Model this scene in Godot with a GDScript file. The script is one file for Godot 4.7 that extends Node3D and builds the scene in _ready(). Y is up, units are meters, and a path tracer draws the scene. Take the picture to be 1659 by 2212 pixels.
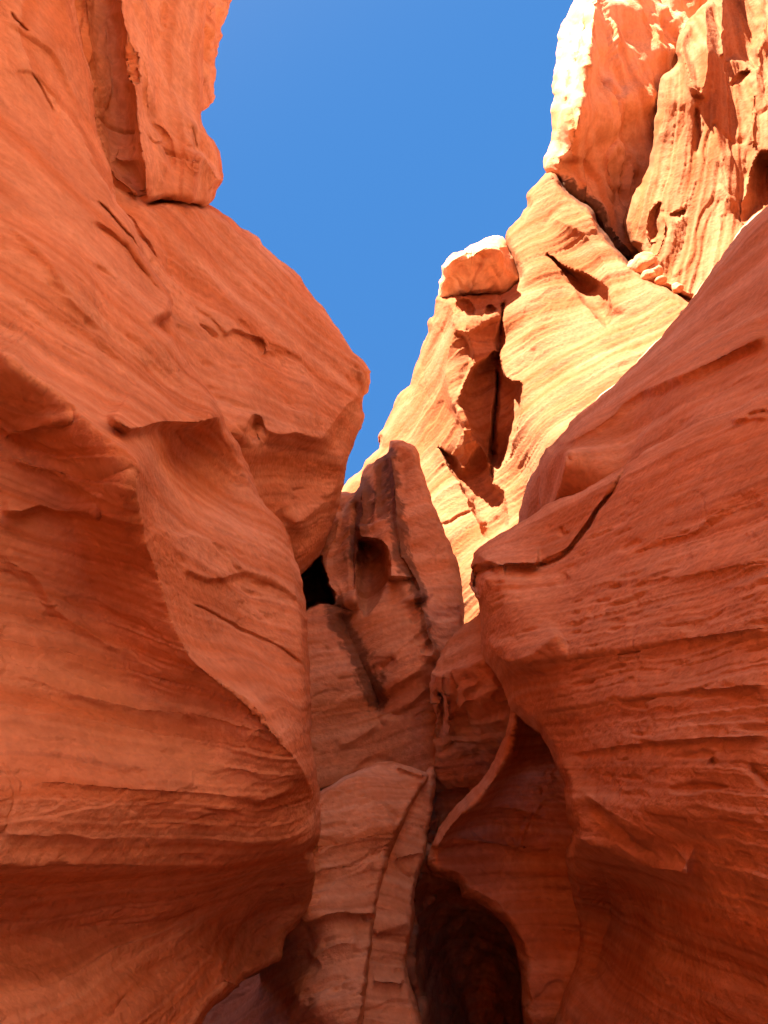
extends Node3D
# A sandstone slot canyon seen from its floor, looking up between the walls.
# Rock masses are traced as outlines (image coordinates of a 1659 x 2212 sketch) with a distance
# in metres at a few points; the surface between is a smooth sheet, carved with ridges, ledges, cracks and pits,
# then weathered along the beds, which are curved planes in the rock (world space).

const CX := 829.5
const CY := 1106.0
const FOC := 1579.5
const PITCH := 25.0
const EYE := Vector3(0, 1.6, 0)
const STEP := 3.1

var ax_r := Vector3(1, 0, 0)
var ax_u := Vector3.UP
var ax_f := Vector3.FORWARD
var nz := FastNoiseLite.new()
var nfine := FastNoiseLite.new()
var rocks := []
var made := []
var rock_mat: StandardMaterial3D
var sand_mat: StandardMaterial3D

func _ready() -> void:
	var cam := Camera3D.new()
	cam.name = "camera"
	cam.position = EYE
	cam.rotation_degrees = Vector3(PITCH, 0, 0)
	cam.fov = 70.0
	cam.near = 0.05
	cam.far = 400.0
	add_child(cam)
	cam.current = true
	ax_r = cam.basis.x
	ax_u = cam.basis.y
	ax_f = -cam.basis.z

	var env := Environment.new()
	env.background_mode = Environment.BG_SKY
	var sky := Sky.new()
	var sm := ProceduralSkyMaterial.new()
	sm.sky_top_color = Color(0.30, 0.56, 0.86)
	sm.sky_horizon_color = Color(0.42, 0.65, 0.90)
	sm.sky_curve = 0.12
	sm.ground_bottom_color = Color(0.45, 0.30, 0.2)
	sm.ground_horizon_color = Color(0.5, 0.4, 0.35)
	sm.sun_angle_max = 80.0
	sm.sun_curve = 0.5
	sky.sky_material = sm
	env.sky = sky
	env.background_energy_multiplier = 0.128
	env.tonemap_mode = Environment.TONE_MAPPER_LINEAR
	env.tonemap_exposure = 8.1
	env.sdfgi_enabled = true
	env.ssao_enabled = true
	env.ssil_enabled = true
	var we := WorldEnvironment.new()
	we.name = "environment"
	we.environment = env
	add_child(we)

	var sun := DirectionalLight3D.new()
	sun.name = "sun"
	sun.light_energy = 1.2
	sun.light_color = Color(1.0, 0.95, 0.86)
	sun.light_angular_distance = 0.5
	sun.shadow_enabled = true
	add_child(sun)
	sun.look_at_from_position(Vector3.ZERO, -SUN_TO, Vector3(0, 0, 1))

	nz.seed = 7
	nz.noise_type = FastNoiseLite.TYPE_SIMPLEX_SMOOTH
	nz.frequency = 1.0
	nz.fractal_type = FastNoiseLite.FRACTAL_NONE
	nfine.seed = 23
	nfine.noise_type = FastNoiseLite.TYPE_SIMPLEX_SMOOTH
	nfine.frequency = 1.0
	nfine.fractal_type = FastNoiseLite.FRACTAL_FBM
	nfine.fractal_octaves = 3
	make_materials()

	ground()
	far_masses()
	describe_rocks()
	var t0 := Time.get_ticks_msec()
	made.resize(rocks.size())
	var job := WorkerThreadPool.add_group_task(sculpt, rocks.size(), 4)
	WorkerThreadPool.wait_for_group_task_completion(job)
	var total := 0
	for i in rocks.size():
		total += place_rock(i)
	stones()
	print("rocks built in ", Time.get_ticks_msec() - t0, " ms, ", total, " triangles")

const SUN_TO := Vector3(-0.42, 0.80, 0.42)

# ---------------------------------------------------------------- materials
func noise_tex(freq: float, seed_: int, lo: Color, hi: Color, oct := 5) -> NoiseTexture2D:
	var t := NoiseTexture2D.new()
	t.width = 512
	t.height = 512
	t.seamless = true
	var n := FastNoiseLite.new()
	n.seed = seed_
	n.frequency = freq
	n.fractal_octaves = oct
	t.noise = n
	var g := Gradient.new()
	g.set_color(0, lo)
	g.set_color(1, hi)
	t.color_ramp = g
	return t

func normal_tex(freq: float, seed_: int, strength: float) -> NoiseTexture2D:
	var t := NoiseTexture2D.new()
	t.width = 512
	t.height = 512
	t.seamless = true
	t.as_normal_map = true
	t.bump_strength = strength
	var n := FastNoiseLite.new()
	n.seed = seed_
	n.frequency = freq
	n.fractal_octaves = 5
	n.fractal_gain = 0.6
	t.noise = n
	return t

func make_materials() -> void:
	rock_mat = StandardMaterial3D.new()
	rock_mat.resource_name = "sandstone"
	rock_mat.vertex_color_use_as_albedo = true
	rock_mat.albedo_texture = noise_tex(0.02, 3, Color(0.86, 0.84, 0.82), Color(1, 1, 1))
	rock_mat.normal_enabled = true
	rock_mat.normal_texture = normal_tex(0.03, 9, 6.0)
	rock_mat.normal_scale = 1.0
	rock_mat.uv1_triplanar = true
	rock_mat.uv1_world_triplanar = true
	rock_mat.uv1_scale = Vector3(1.1, 1.1, 1.1)
	rock_mat.roughness = 0.95
	rock_mat.metallic_specular = 0.2
	sand_mat = StandardMaterial3D.new()
	sand_mat.resource_name = "sand"
	sand_mat.albedo_texture = noise_tex(0.03, 13, Color(0.66, 0.43, 0.30), Color(0.78, 0.53, 0.38))
	sand_mat.normal_enabled = true
	sand_mat.normal_texture = normal_tex(0.05, 19, 4.0)
	sand_mat.uv1_triplanar = true
	sand_mat.uv1_world_triplanar = true
	sand_mat.uv1_scale = Vector3(0.6, 0.6, 0.6)
	sand_mat.roughness = 1.0

# ---------------------------------------------------------------- sketch coordinates
const ZONES := {
	"V": [0.0, 0.0, 1.0], "A": [0.0, 0.0, 0.5334], "B": [0.0, 796.3, 0.48], "C": [0.0, 1415.7, 0.48],
	"D": [862.7, 0.0, 0.48], "E": [619.4, 442.4, 0.48], "F": [619.4, 929.0, 0.36],
	"G": [862.7, 796.3, 0.48], "H": [420.3, 1504.2, 0.7467],
}

func z(zone: String, flat: Array) -> PackedVector2Array:
	var t: Array = ZONES[zone]
	var out := PackedVector2Array()
	for i in range(0, flat.size(), 2):
		out.append(Vector2(t[0] + flat[i] * t[2], t[1] + flat[i + 1] * t[2]))
	return out

func join(parts: Array) -> PackedVector2Array:
	var out := PackedVector2Array()
	for p: PackedVector2Array in parts:
		out.append_array(p)
	return out

func ray(x: float, y: float) -> Vector3:
	return ax_r * ((x - CX) / FOC) + ax_u * ((CY - y) / FOC) + ax_f

func smooth_line(pts: PackedVector2Array, closed: bool, jitter: float, step := 9.0) -> PackedVector2Array:
	var n := pts.size()
	var out := PackedVector2Array()
	var last := n if closed else n - 1
	for i in last:
		var p1 := pts[i]
		var p2 := pts[(i + 1) % n]
		var p0 := pts[(i - 1 + n) % n] if closed or i > 0 else p1 * 2.0 - p2
		var p3 := pts[(i + 2) % n] if closed or i + 2 < n else p2 * 2.0 - p1
		var len := p1.distance_to(p2)
		# keep the tangents no longer than this stretch so that long neighbours do not make it overshoot
		var m1 := ((p2 - p0) * 0.5).limit_length(len)
		var m2 := ((p3 - p1) * 0.5).limit_length(len)
		var k := int(clampf(ceilf(len / step), 1, 40))
		for j in k:
			var t := j / float(k)
			var t2 := t * t
			var t3 := t2 * t
			var q := p1 * (2 * t3 - 3 * t2 + 1) + m1 * (t3 - 2 * t2 + t) + p2 * (-2 * t3 + 3 * t2) + m2 * (t3 - t2)
			if jitter > 0.0:
				q += Vector2(nz.get_noise_2d(q.x * 0.035, q.y * 0.035), nz.get_noise_2d(q.x * 0.035 + 50.0, q.y * 0.035)) * jitter
				q += Vector2(nz.get_noise_2d(q.x * 0.12, q.y * 0.12 + 9.0), nz.get_noise_2d(q.x * 0.12 + 70.0, q.y * 0.12)) * jitter * 0.5
			out.append(q)
	if not closed:
		out.append(pts[n - 1])
	return out

# ---------------------------------------------------------------- small linear solver
func solve(a: Array, b: PackedFloat64Array) -> PackedFloat64Array:
	var n := b.size()
	for c in n:
		var piv := c
		for r in range(c + 1, n):
			if absf(a[r][c]) > absf(a[piv][c]):
				piv = r
		if piv != c:
			var tmp = a[c]; a[c] = a[piv]; a[piv] = tmp
			var tb := b[c]; b[c] = b[piv]; b[piv] = tb
		var rowc: PackedFloat64Array = a[c]
		var d := rowc[c]
		if absf(d) < 1e-12:
			continue
		for r in range(c + 1, n):
			var rowr: PackedFloat64Array = a[r]
			var f := rowr[c] / d
			if f != 0.0:
				for k in range(c, n):
					rowr[k] -= f * rowc[k]
				a[r] = rowr
				b[r] -= f * b[c]
	var x := PackedFloat64Array()
	x.resize(n)
	for c in range(n - 1, -1, -1):
		var s := b[c]
		var row: PackedFloat64Array = a[c]
		for k in range(c + 1, n):
			s -= row[k] * x[k]
		x[c] = s / row[c] if absf(row[c]) > 1e-12 else 0.0
	return x

const U := 0.002
func tps_fit(pts: Array, stiff: float) -> PackedFloat64Array:
	var n := pts.size()
	var a := []
	var b := PackedFloat64Array()
	b.resize(n + 3)
	for i in n + 3:
		var row := PackedFloat64Array()
		row.resize(n + 3)
		a.append(row)
	for i in n:
		var xi: float = pts[i][0] * U
		var yi: float = pts[i][1] * U
		var row: PackedFloat64Array = a[i]
		for j in n:
			var dx: float = xi - pts[j][0] * U
			var dy: float = yi - pts[j][1] * U
			var r2 := dx * dx + dy * dy
			row[j] = 0.5 * r2 * log(r2) if r2 > 1e-12 else stiff
		row[n] = 1.0
		row[n + 1] = xi
		row[n + 2] = yi
		a[i] = row
		var r0: PackedFloat64Array = a[n]
		r0[i] = 1.0
		a[n] = r0
		var r1: PackedFloat64Array = a[n + 1]
		r1[i] = xi
		a[n + 1] = r1
		var r2_: PackedFloat64Array = a[n + 2]
		r2_[i] = yi
		a[n + 2] = r2_
		b[i] = log(pts[i][2])
	return solve(a, b)

func tps(w: PackedFloat64Array, cx: PackedFloat64Array, cy: PackedFloat64Array, x: float, y: float) -> float:
	var n := cx.size()
	var u := x * U
	var v := y * U
	var s := w[n] + w[n + 1] * u + w[n + 2] * v
	for i in n:
		var dx := u - cx[i]
		var dy := v - cy[i]
		var r2 := dx * dx + dy * dy + 1e-12
		s += w[i] * 0.5 * r2 * log(r2)
	return exp(s)

# distance to a polyline for every grid point near it: returns [dist, side, nearest point, share along]
func band(pts: PackedVector2Array, closed: bool, reach: float, x0: float, y0: float, nx: int, ny: int, dist: PackedFloat32Array, extra: PackedFloat32Array) -> PackedInt32Array:
	var touched := PackedInt32Array()
	# extra holds 4 floats for each point: side, along, near x, near y
	var n := pts.size()
	var segs := n if closed else n - 1
	for i in segs:
		var a := pts[i]
		var b := pts[(i + 1) % n]
		var ab := b - a
		var l2 := maxf(ab.length_squared(), 1e-6)
		var ix0 := maxi(0, int(floor((minf(a.x, b.x) - reach - x0) / STEP)))
		var ix1 := mini(nx - 1, int(ceil((maxf(a.x, b.x) + reach - x0) / STEP)))
		var iy0 := maxi(0, int(floor((minf(a.y, b.y) - reach - y0) / STEP)))
		var iy1 := mini(ny - 1, int(ceil((maxf(a.y, b.y) + reach - y0) / STEP)))
		for iy in range(iy0, iy1 + 1):
			var py := y0 + iy * STEP
			for ix in range(ix0, ix1 + 1):
				var px := x0 + ix * STEP
				var t := clampf(((px - a.x) * ab.x + (py - a.y) * ab.y) / l2, 0.0, 1.0)
				var qx := a.x + ab.x * t
				var qy := a.y + ab.y * t
				var d := sqrt((px - qx) * (px - qx) + (py - qy) * (py - qy))
				var k := iy * nx + ix
				if d < dist[k] and d < reach:
					if dist[k] > 1e8:
						touched.append(k)
					dist[k] = d
					extra[k * 4] = ab.x * (py - a.y) - ab.y * (px - a.x)
					extra[k * 4 + 1] = (i + t) / segs
					extra[k * 4 + 2] = qx
					extra[k * 4 + 3] = qy
	return touched

# grid points close to a carved line move onto it, so that sharp edges run along the line
func snap(fd: PackedFloat32Array, fe: PackedFloat32Array, gx: PackedFloat32Array, gy: PackedFloat32Array, active: PackedByteArray, snapped: PackedByteArray, near: PackedInt32Array) -> void:
	for k in near:
		if fd[k] < STEP * 0.58 and active[k] == 1 and not snapped[k]:
			gx[k] = fe[k * 4 + 2]
			gy[k] = fe[k * 4 + 3]
			fd[k] = 0.0
			snapped[k] = 1

func fill(pts: PackedVector2Array, x0: float, y0: float, nx: int, ny: int) -> PackedByteArray:
	var inside := PackedByteArray()
	inside.resize(nx * ny)
	var n := pts.size()
	for iy in ny:
		var py := y0 + iy * STEP + 0.0137
		var xs := PackedFloat32Array()
		for i in n:
			var a := pts[i]
			var b := pts[(i + 1) % n]
			if (a.y <= py) != (b.y <= py):
				xs.append(a.x + (py - a.y) / (b.y - a.y) * (b.x - a.x))
		xs.sort()
		for j in range(0, xs.size() - 1, 2):
			var i0 := maxi(0, int(ceil((xs[j] - x0) / STEP)))
			var i1 := mini(nx - 1, int(floor((xs[j + 1] - x0) / STEP)))
			for ix in range(i0, i1 + 1):
				inside[iy * nx + ix] = 1
	return inside

# ---------------------------------------------------------------- the sculptor
func sculpt(index: int) -> void:
	var r: Dictionary = rocks[index]
	var line := smooth_line(r.outline, true, r.get("jitter", 1.6))
	var lo := Vector2(1e9, 1e9)
	var hi := Vector2(-1e9, -1e9)
	for p in line:
		lo = lo.min(p)
		hi = hi.max(p)
	lo -= Vector2(STEP, STEP) * 2.0
	hi += Vector2(STEP, STEP) * 2.0
	var x0 := lo.x
	var y0 := lo.y
	var nx := int(ceil((hi.x - lo.x) / STEP)) + 1
	var ny := int(ceil((hi.y - lo.y) / STEP)) + 1
	var count := nx * ny
	var inside := fill(line, x0, y0, nx, ny)
	var round_w: float = r.get("round", 22.0)
	var round_d: float = r.get("round_depth", 0.25)
	var dist := PackedFloat32Array()
	dist.resize(count)
	dist.fill(1e9)
	var extra := PackedFloat32Array()
	extra.resize(count * 4)
	band(line, true, maxf(round_w, STEP * 3.0), x0, y0, nx, ny, dist, extra)
	# grid points just outside move onto the outline
	var gx := PackedFloat32Array()
	var gy := PackedFloat32Array()
	gx.resize(count)
	gy.resize(count)
	var active := PackedByteArray()
	active.resize(count)
	for iy in ny:
		for ix in nx:
			var k := iy * nx + ix
			gx[k] = x0 + ix * STEP
			gy[k] = y0 + iy * STEP
			if inside[k]:
				active[k] = 1
			elif ix > 0 and iy > 0 and ix < nx - 1 and iy < ny - 1:
				if inside[k - 1] or inside[k + 1] or inside[k - nx] or inside[k + nx] or inside[k - nx - 1] or inside[k - nx + 1] or inside[k + nx - 1] or inside[k + nx + 1]:
					active[k] = 2
					gx[k] = extra[k * 4 + 2]
					gy[k] = extra[k * 4 + 3]
	# carving: metres towards the eye
	var off := PackedFloat32Array()
	off.resize(count)
	var snapped := PackedByteArray()
	snapped.resize(count)
	for f: Array in r.get("carve", []):
		var pts := smooth_line(f[3], false, f[5] if f.size() > 5 else 1.2)
		var wl: float = f[1]
		var wr: float = f[2]
		var taper: float = f[4] if f.size() > 4 else 0.2
		var fd := PackedFloat32Array()
		fd.resize(count)
		fd.fill(1e9)
		var fe := PackedFloat32Array()
		fe.resize(count * 4)
		var near := band(pts, false, maxf(wl, wr), x0, y0, nx, ny, fd, fe)
		snap(fd, fe, gx, gy, active, snapped, near)
		var h: float = f[0]
		var pw: float = 1.0 if minf(wl, wr) < 14.0 else 1.5
		for k in near:
			if active[k]:
				var w := wr if fe[k * 4 + 1] >= 0.0 and fe[k * 4] > 0.0 else wl
				var t := 1.0 - fd[k] / w
				if t > 0.0:
					var s := fe[k * 4 + 1]
					var e := 1.0
					if taper > 0.0:
						e = smoothstep(0.0, taper, s) * smoothstep(0.0, taper, 1.0 - s)
					off[k] += h * e * pow(t, pw)
	# pits: hollows of a given outline; [depth, edge width, outline]
	for f: Array in r.get("pits", []):
		var pts := smooth_line(f[2], true, 1.5)
		var fi := fill(pts, x0, y0, nx, ny)
		var fd := PackedFloat32Array()
		fd.resize(count)
		fd.fill(1e9)
		var fe := PackedFloat32Array()
		fe.resize(count * 4)
		var near := band(pts, true, f[1], x0, y0, nx, ny, fd, fe)
		snap(fd, fe, gx, gy, active, snapped, near)
		for k in count:
			if fi[k] and active[k]:
				var t := clampf(fd[k] / f[1], 0.0, 1.0)
				off[k] -= f[0] * sqrt(t * (2.0 - t))
	# base surface
	var w := tps_fit(r.depth, r.get("stiff", 0.0))
	var cx := PackedFloat64Array()
	var cy := PackedFloat64Array()
	for p in r.depth:
		cx.append(p[0] * U)
		cy.append(p[1] * U)
	var bed := fit_beds(r, w, cx, cy)
	var pos := PackedVector3Array()
	pos.resize(count)
	var lumps: float = r.get("lumps", 0.05)
	var lump_f: float = r.get("lump_freq", 0.9)
	for k in count:
		if not active[k]:
			continue
		var d := tps(w, cx, cy, gx[k], gy[k]) - off[k]
		var e := dist[k] if active[k] == 1 else 0.0
		if e < round_w:
			var t := 1.0 - e / round_w
			d += round_d * t * t * (0.6 + 0.4 * t)
		pos[k] = EYE + ray(gx[k], gy[k]) * d
	# weathering along the beds
	var nrm := grid_normals(pos, active, nx, ny)
	for iy in range(1, ny - 1):
		for ix in range(1, nx - 1):
			var k := iy * nx + ix
			if active[k] == 2:
				var sum := Vector3.ZERO
				for dy in [-nx, 0, nx]:
					for dx in [-1, 0, 1]:
						if active[k + dy + dx] == 1:
							sum += nrm[k + dy + dx]
				nrm[k] = sum.normalized()
	for pass_ in 2:
		var src := nrm.duplicate()
		for iy in range(1, ny - 1):
			for ix in range(1, nx - 1):
				var k := iy * nx + ix
				if active[k]:
					nrm[k] = (src[k] * 2.0 + src[k - 1] + src[k + 1] + src[k - nx] + src[k + nx] + src[k - nx - 1] + src[k + nx + 1] + src[k - nx + 1] + src[k + nx - 1]).normalized()
	var out := PackedVector3Array()
	out.resize(count)
	var col := PackedColorArray()
	col.resize(count)
	var amp: float = r.get("bed_amp", 0.02)
	var freq: float = r.get("bed_freq", 6.0)
	var rough: float = r.get("rough", 0.004)
	var rough_f: float = r.get("rough_freq", 9.0)
	var c1: Color = r.c1
	var c2: Color = r.c2
	var blot: float = r.get("blotch", 0.12)
	var seams: float = r.get("seams", 0.15)
	var flake: float = r.get("flake", rough * 2.2)
	var flake_f: float = r.get("flake_freq", rough_f * 0.13)
	var mask_min: float = r.get("even", 0.0)
	var pock: float = r.get("pock", amp * 0.8)
	for k in count:
		if not active[k]:
			continue
		var p := pos[k]
		var b := bed_at(bed, p)
		var n1 := nz.get_noise_3dv(p * 0.8 + Vector3(index * 7.0, 0, 0))
		var warp := nz.get_noise_3dv(p * 1.1) * 0.03 + nz.get_noise_3dv(p * 5.0) * 0.005
		var bb := b + warp
		var q := bb * freq + 0.9 * nz.get_noise_2d(bb * freq * 0.31, 80.0)
		var cell := floorf(q)
		var fr := q - cell
		var hard := nz.get_noise_2d(cell * 3.7, n1 * 0.6 + p.x * 0.15)
		var tooth := (fr * fr * fr) * (0.35 + 0.65 * hard)
		var q2 := bb * freq * 3.1 + 0.37
		var fr2 := q2 - floorf(q2)
		var hard2 := nz.get_noise_2d(floorf(q2) * 5.1, 40.0 + p.z * 0.2)
		tooth += fr2 * fr2 * hard2 * 0.45
		var swell := nz.get_noise_2d(bb * freq * 0.37, 3.0 + n1 * 0.3)
		var mask := mask_min + (1.0 - mask_min) * smoothstep(-0.55, 0.35, nz.get_noise_3dv(p * 0.55 + Vector3(0, index * 3.0, 9)))
		var h := amp * (tooth * mask + swell * 0.7)
		h += lumps * nz.get_noise_3dv(p * lump_f + Vector3(3, index, 1)) + lumps * 0.35 * nz.get_noise_3dv(p * lump_f * 2.7)
		h += rough * nfine.get_noise_3dv(p * rough_f)
		# lens-shaped pocks strung along the beds
		var lens := nz.get_noise_3d(bb * freq * 1.6, p.x * freq * 0.3, p.z * freq * 0.3 + p.y * freq * 0.1)
		h -= pock * smoothstep(0.42, 0.75, lens) * smoothstep(-0.1, 0.4, n1)
		# scales that have spalled off, crisp-edged and drawn out along the beds; hairline cracks
		var fl := nfine.get_noise_3d(p.x * flake_f, bb * flake_f * 2.2, p.z * flake_f)
		var scar := smoothstep(0.10, 0.135, fl) + 0.7 * smoothstep(0.27, 0.30, fl)
		h -= flake * scar
		var cr := absf(nz.get_noise_3d(p.x * flake_f * 0.8 + 7.0, p.y * flake_f * 0.5, p.z * flake_f * 0.8))
		h -= flake * 1.3 * smoothstep(0.035, 0.0, cr) * smoothstep(0.25, 0.45, nz.get_noise_3dv(p * flake_f * 0.45 + Vector3(0, 40, 0)))
		# faces seen edge-on keep still, so that steps stay clean
		var facing := nrm[k].dot((EYE - p).normalized())
		h *= clampf(facing * 2.2, 0.12, 1.0)
		out[k] = p + nrm[k] * h
		# colour belongs to the beds: iron-rich and paler layers, blotches
		var tone := nz.get_noise_2d(bb * freq * 0.9, 11.0 + n1 * 0.25) * 0.55 + nz.get_noise_2d(bb * freq * 2.6, 17.0 + n1 * 0.2) * 0.5
		var m := clampf(0.5 + tone * 0.65 + hard * 0.4 + hard2 * 0.2 + n1 * 0.35 + 0.3 * nfine.get_noise_3dv(p * 0.6), 0.0, 1.0)
		var c := c1.lerp(c2, m)
		var seam := smoothstep(0.45, 0.8, nz.get_noise_2d(bb * freq * 2.3, 60.0 + n1 * 0.3)) * seams
		var bl := 1.0 + blot * nfine.get_noise_3dv(p * 1.3 + Vector3(31, 0, index)) + 0.08 * nfine.get_noise_3dv(p * rough_f * 2.3) - seam + 0.05 * scar
		col[k] = Color(c.r * bl, c.g * bl * (1.0 - seam * 0.25), c.b * bl * (1.0 - seam * 0.25))
	stain(r, gx, gy, active, x0, y0, nx, ny, out, col)
	# faces
	var id := PackedInt32Array()
	id.resize(count)
	id.fill(-1)
	var vs := PackedVector3Array()
	var cs := PackedColorArray()
	var rays := PackedVector3Array()
	for k in count:
		if active[k]:
			id[k] = vs.size()
			vs.append(out[k])
			cs.append(col[k])
			rays.append(ray(gx[k], gy[k]))
	var part_at := PackedByteArray()
	part_at.resize(count)
	var part_tris := []
	for f: Array in r.get("parts", []):
		var inp := fill(smooth_line(f[1], true, 1.5), x0, y0, nx, ny)
		part_tris.append(PackedInt32Array())
		for k in count:
			if inp[k]:
				part_at[k] = part_tris.size()
	var main_tri := PackedInt32Array()
	var tri := PackedInt32Array()
	var rim := {}
	for iy in ny - 1:
		for ix in nx - 1:
			var k := iy * nx + ix
			var a := id[k]
			var b := id[k + 1]
			var c := id[k + nx]
			var d := id[k + nx + 1]
			if a < 0 and b < 0:
				continue
			var edge := active[k] != 1 or active[k + 1] != 1 or active[k + nx] != 1 or active[k + nx + 1] != 1
			if edge and not (inside[k] or inside[k + 1] or inside[k + nx] or inside[k + nx + 1]):
				continue
			var tris := []
			if a >= 0 and b >= 0 and c >= 0 and d >= 0:
				if vs[a].distance_squared_to(vs[d]) < vs[b].distance_squared_to(vs[c]):
					tris = [a, b, d, a, d, c]
				else:
					tris = [a, b, c, b, d, c]
			elif a >= 0 and b >= 0 and c >= 0:
				tris = [a, b, c]
			elif a >= 0 and b >= 0 and d >= 0:
				tris = [a, b, d]
			elif a >= 0 and c >= 0 and d >= 0:
				tris = [a, d, c]
			elif b >= 0 and c >= 0 and d >= 0:
				tris = [b, d, c]
			var pi := part_at[k]
			for j in tris:
				tri.append(j)
				if pi == 0:
					main_tri.append(j)
				else:
					part_tris[pi - 1].append(j)
			if edge or ix <= 1 or iy <= 1 or ix >= nx - 3 or iy >= ny - 3:
				for j in range(0, tris.size(), 3):
					for e in 3:
						var p: int = tris[j + e]
						var q: int = tris[j + (e + 1) % 3]
						var key := p * 4000000 + q
						var rev := q * 4000000 + p
						if rim.has(rev):
							rim.erase(rev)
						else:
							rim[key] = true
			else:
				pass
	# inner cells beside the edge cells close their shared edges
	var rim_clean := {}
	var on_edge := {}
	for key: int in rim:
		on_edge[key] = true
	for j in range(0, tri.size(), 3):
		for e in 3:
			var p := tri[j + e]
			var q := tri[j + (e + 1) % 3]
			var rev := q * 4000000 + p
			if on_edge.has(rev):
				on_edge.erase(rev)
	var nv := vertex_normals(vs, tri)
	# the flank: the rock goes on behind its outline
	var deep: float = r.get("thick", 2.5)
	var rings := 7
	var ring_of := {}
	for key: int in on_edge:
		var p := key / 4000000
		var q := key % 4000000
		for v in [p, q]:
			if not ring_of.has(v):
				var first := vs.size()
				var rd := rays[v].normalized()
				var o := vs[v]
				for s in rings + 1:
					var t := s / float(rings)
					var h := deep * t * t
					var pp := o + rd * h
					if s > 0:
						pp += Vector3(nz.get_noise_3dv(pp * 2.1), nz.get_noise_3dv(pp * 2.1 + Vector3(9, 0, 0)), nz.get_noise_3dv(pp * 2.1 + Vector3(0, 9, 0))) * 0.03 * t
					vs.append(pp)
					cs.append(cs[v])
					nv.append(Vector3.ZERO)
					rays.append(rays[v])
				ring_of[v] = first
		var fp: int = ring_of[p]
		var fq: int = ring_of[q]
		for s in rings:
			var quad := PackedInt32Array([fq + s, fp + s, fp + s + 1, fq + s, fp + s + 1, fq + s + 1])
			tri.append_array(quad)
			main_tri.append_array(quad)
	# normals of the flank
	var base := rays.size()
	var acc := vertex_normals(vs, tri)
	for i in vs.size():
		if nv[i] == Vector3.ZERO:
			nv[i] = acc[i]
	made[index] = [vs, nv, cs, main_tri, part_tris]

func stain(r: Dictionary, gx: PackedFloat32Array, gy: PackedFloat32Array, active: PackedByteArray, x0: float, y0: float, nx: int, ny: int, out: PackedVector3Array, col: PackedColorArray) -> void:
	# mineral stains and crusts: [colour, strength, width, line]; grain-edged, part of the rock
	for f: Array in r.get("stains", []):
		var pts := smooth_line(f[3], false, 3.0)
		var fd := PackedFloat32Array()
		fd.resize(nx * ny)
		fd.fill(1e9)
		var fe := PackedFloat32Array()
		fe.resize(nx * ny * 4)
		for k in band(pts, false, f[2] * 1.6, x0, y0, nx, ny, fd, fe):
			if active[k]:
				var n := nfine.get_noise_3dv(out[k] * 3.0) * 0.8 + nfine.get_noise_3dv(out[k] * 11.0) * 0.5
				var t := smoothstep(0.0, 0.45, 1.0 - fd[k] / f[2] + n * 0.8)
				col[k] = col[k].lerp(f[0], t * f[1])

func grid_normals(pos: PackedVector3Array, active: PackedByteArray, nx: int, ny: int) -> PackedVector3Array:
	var out := PackedVector3Array()
	out.resize(pos.size())
	for iy in range(1, ny - 1):
		for ix in range(1, nx - 1):
			var k := iy * nx + ix
			if not active[k]:
				continue
			var l := pos[k - 1] if active[k - 1] else pos[k]
			var rr := pos[k + 1] if active[k + 1] else pos[k]
			var u := pos[k - nx] if active[k - nx] else pos[k]
			var d := pos[k + nx] if active[k + nx] else pos[k]
			var n := (d - u).cross(rr - l).normalized()
			if n.dot(EYE - pos[k]) < 0.0:
				n = -n
			out[k] = n
	return out

func vertex_normals(vs: PackedVector3Array, tri: PackedInt32Array) -> PackedVector3Array:
	var n := PackedVector3Array()
	n.resize(vs.size())
	for j in range(0, tri.size(), 3):
		var a := tri[j]
		var b := tri[j + 1]
		var c := tri[j + 2]
		var f := (vs[c] - vs[a]).cross(vs[b] - vs[a])
		n[a] += f
		n[b] += f
		n[c] += f
	for i in n.size():
		n[i] = n[i].normalized()
	return n

# ---------------------------------------------------------------- beds: a curved plane family through the traced lines
func bed_terms(p: Vector3, o: Vector3) -> PackedFloat64Array:
	var q := (p - o) * 0.5
	return PackedFloat64Array([1.0, q.x, q.y, q.z, q.x * q.x, q.y * q.y, q.z * q.z, q.x * q.y, q.x * q.z, q.y * q.z])

func fit_beds(r: Dictionary, w: PackedFloat64Array, cx: PackedFloat64Array, cy: PackedFloat64Array) -> Array:
	if not r.has("beds"):
		var nb: Vector3 = r.get("bed_dir", Vector3(0.1, 1, 0.1))
		return [Vector3.ZERO, PackedFloat64Array([0.0, nb.x * 2.0, nb.y * 2.0, nb.z * 2.0, 0, 0, 0, 0, 0, 0])]
	var samples := []
	var o := Vector3.ZERO
	for bl: Array in r.beds:
		for q in smooth_line(bl[1], false, 0.0, 40.0):
			var p := EYE + ray(q.x, q.y) * tps(w, cx, cy, q.x, q.y)
			samples.append([p, float(bl[0])])
			o += p
	o /= samples.size()
	var a := []
	for i in 10:
		var row := PackedFloat64Array()
		row.resize(10)
		a.append(row)
	var b := PackedFloat64Array()
	b.resize(10)
	for s: Array in samples:
		var t := bed_terms(s[0], o)
		for i in 10:
			var row: PackedFloat64Array = a[i]
			for j in 10:
				row[j] += t[i] * t[j]
			a[i] = row
			b[i] += t[i] * s[1]
	for i in 10:
		var row: PackedFloat64Array = a[i]
		row[i] += (1e-6 if i == 0 else (0.003 if i < 4 else 0.02)) * samples.size()
		a[i] = row
	return [o, solve(a, b)]

func bed_at(bed: Array, p: Vector3) -> float:
	var q: Vector3 = (p - bed[0]) * 0.5
	var c: PackedFloat64Array = bed[1]
	return c[0] + c[1] * q.x + c[2] * q.y + c[3] * q.z + c[4] * q.x * q.x + c[5] * q.y * q.y + c[6] * q.z * q.z + c[7] * q.x * q.y + c[8] * q.x * q.z + c[9] * q.y * q.z

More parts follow.
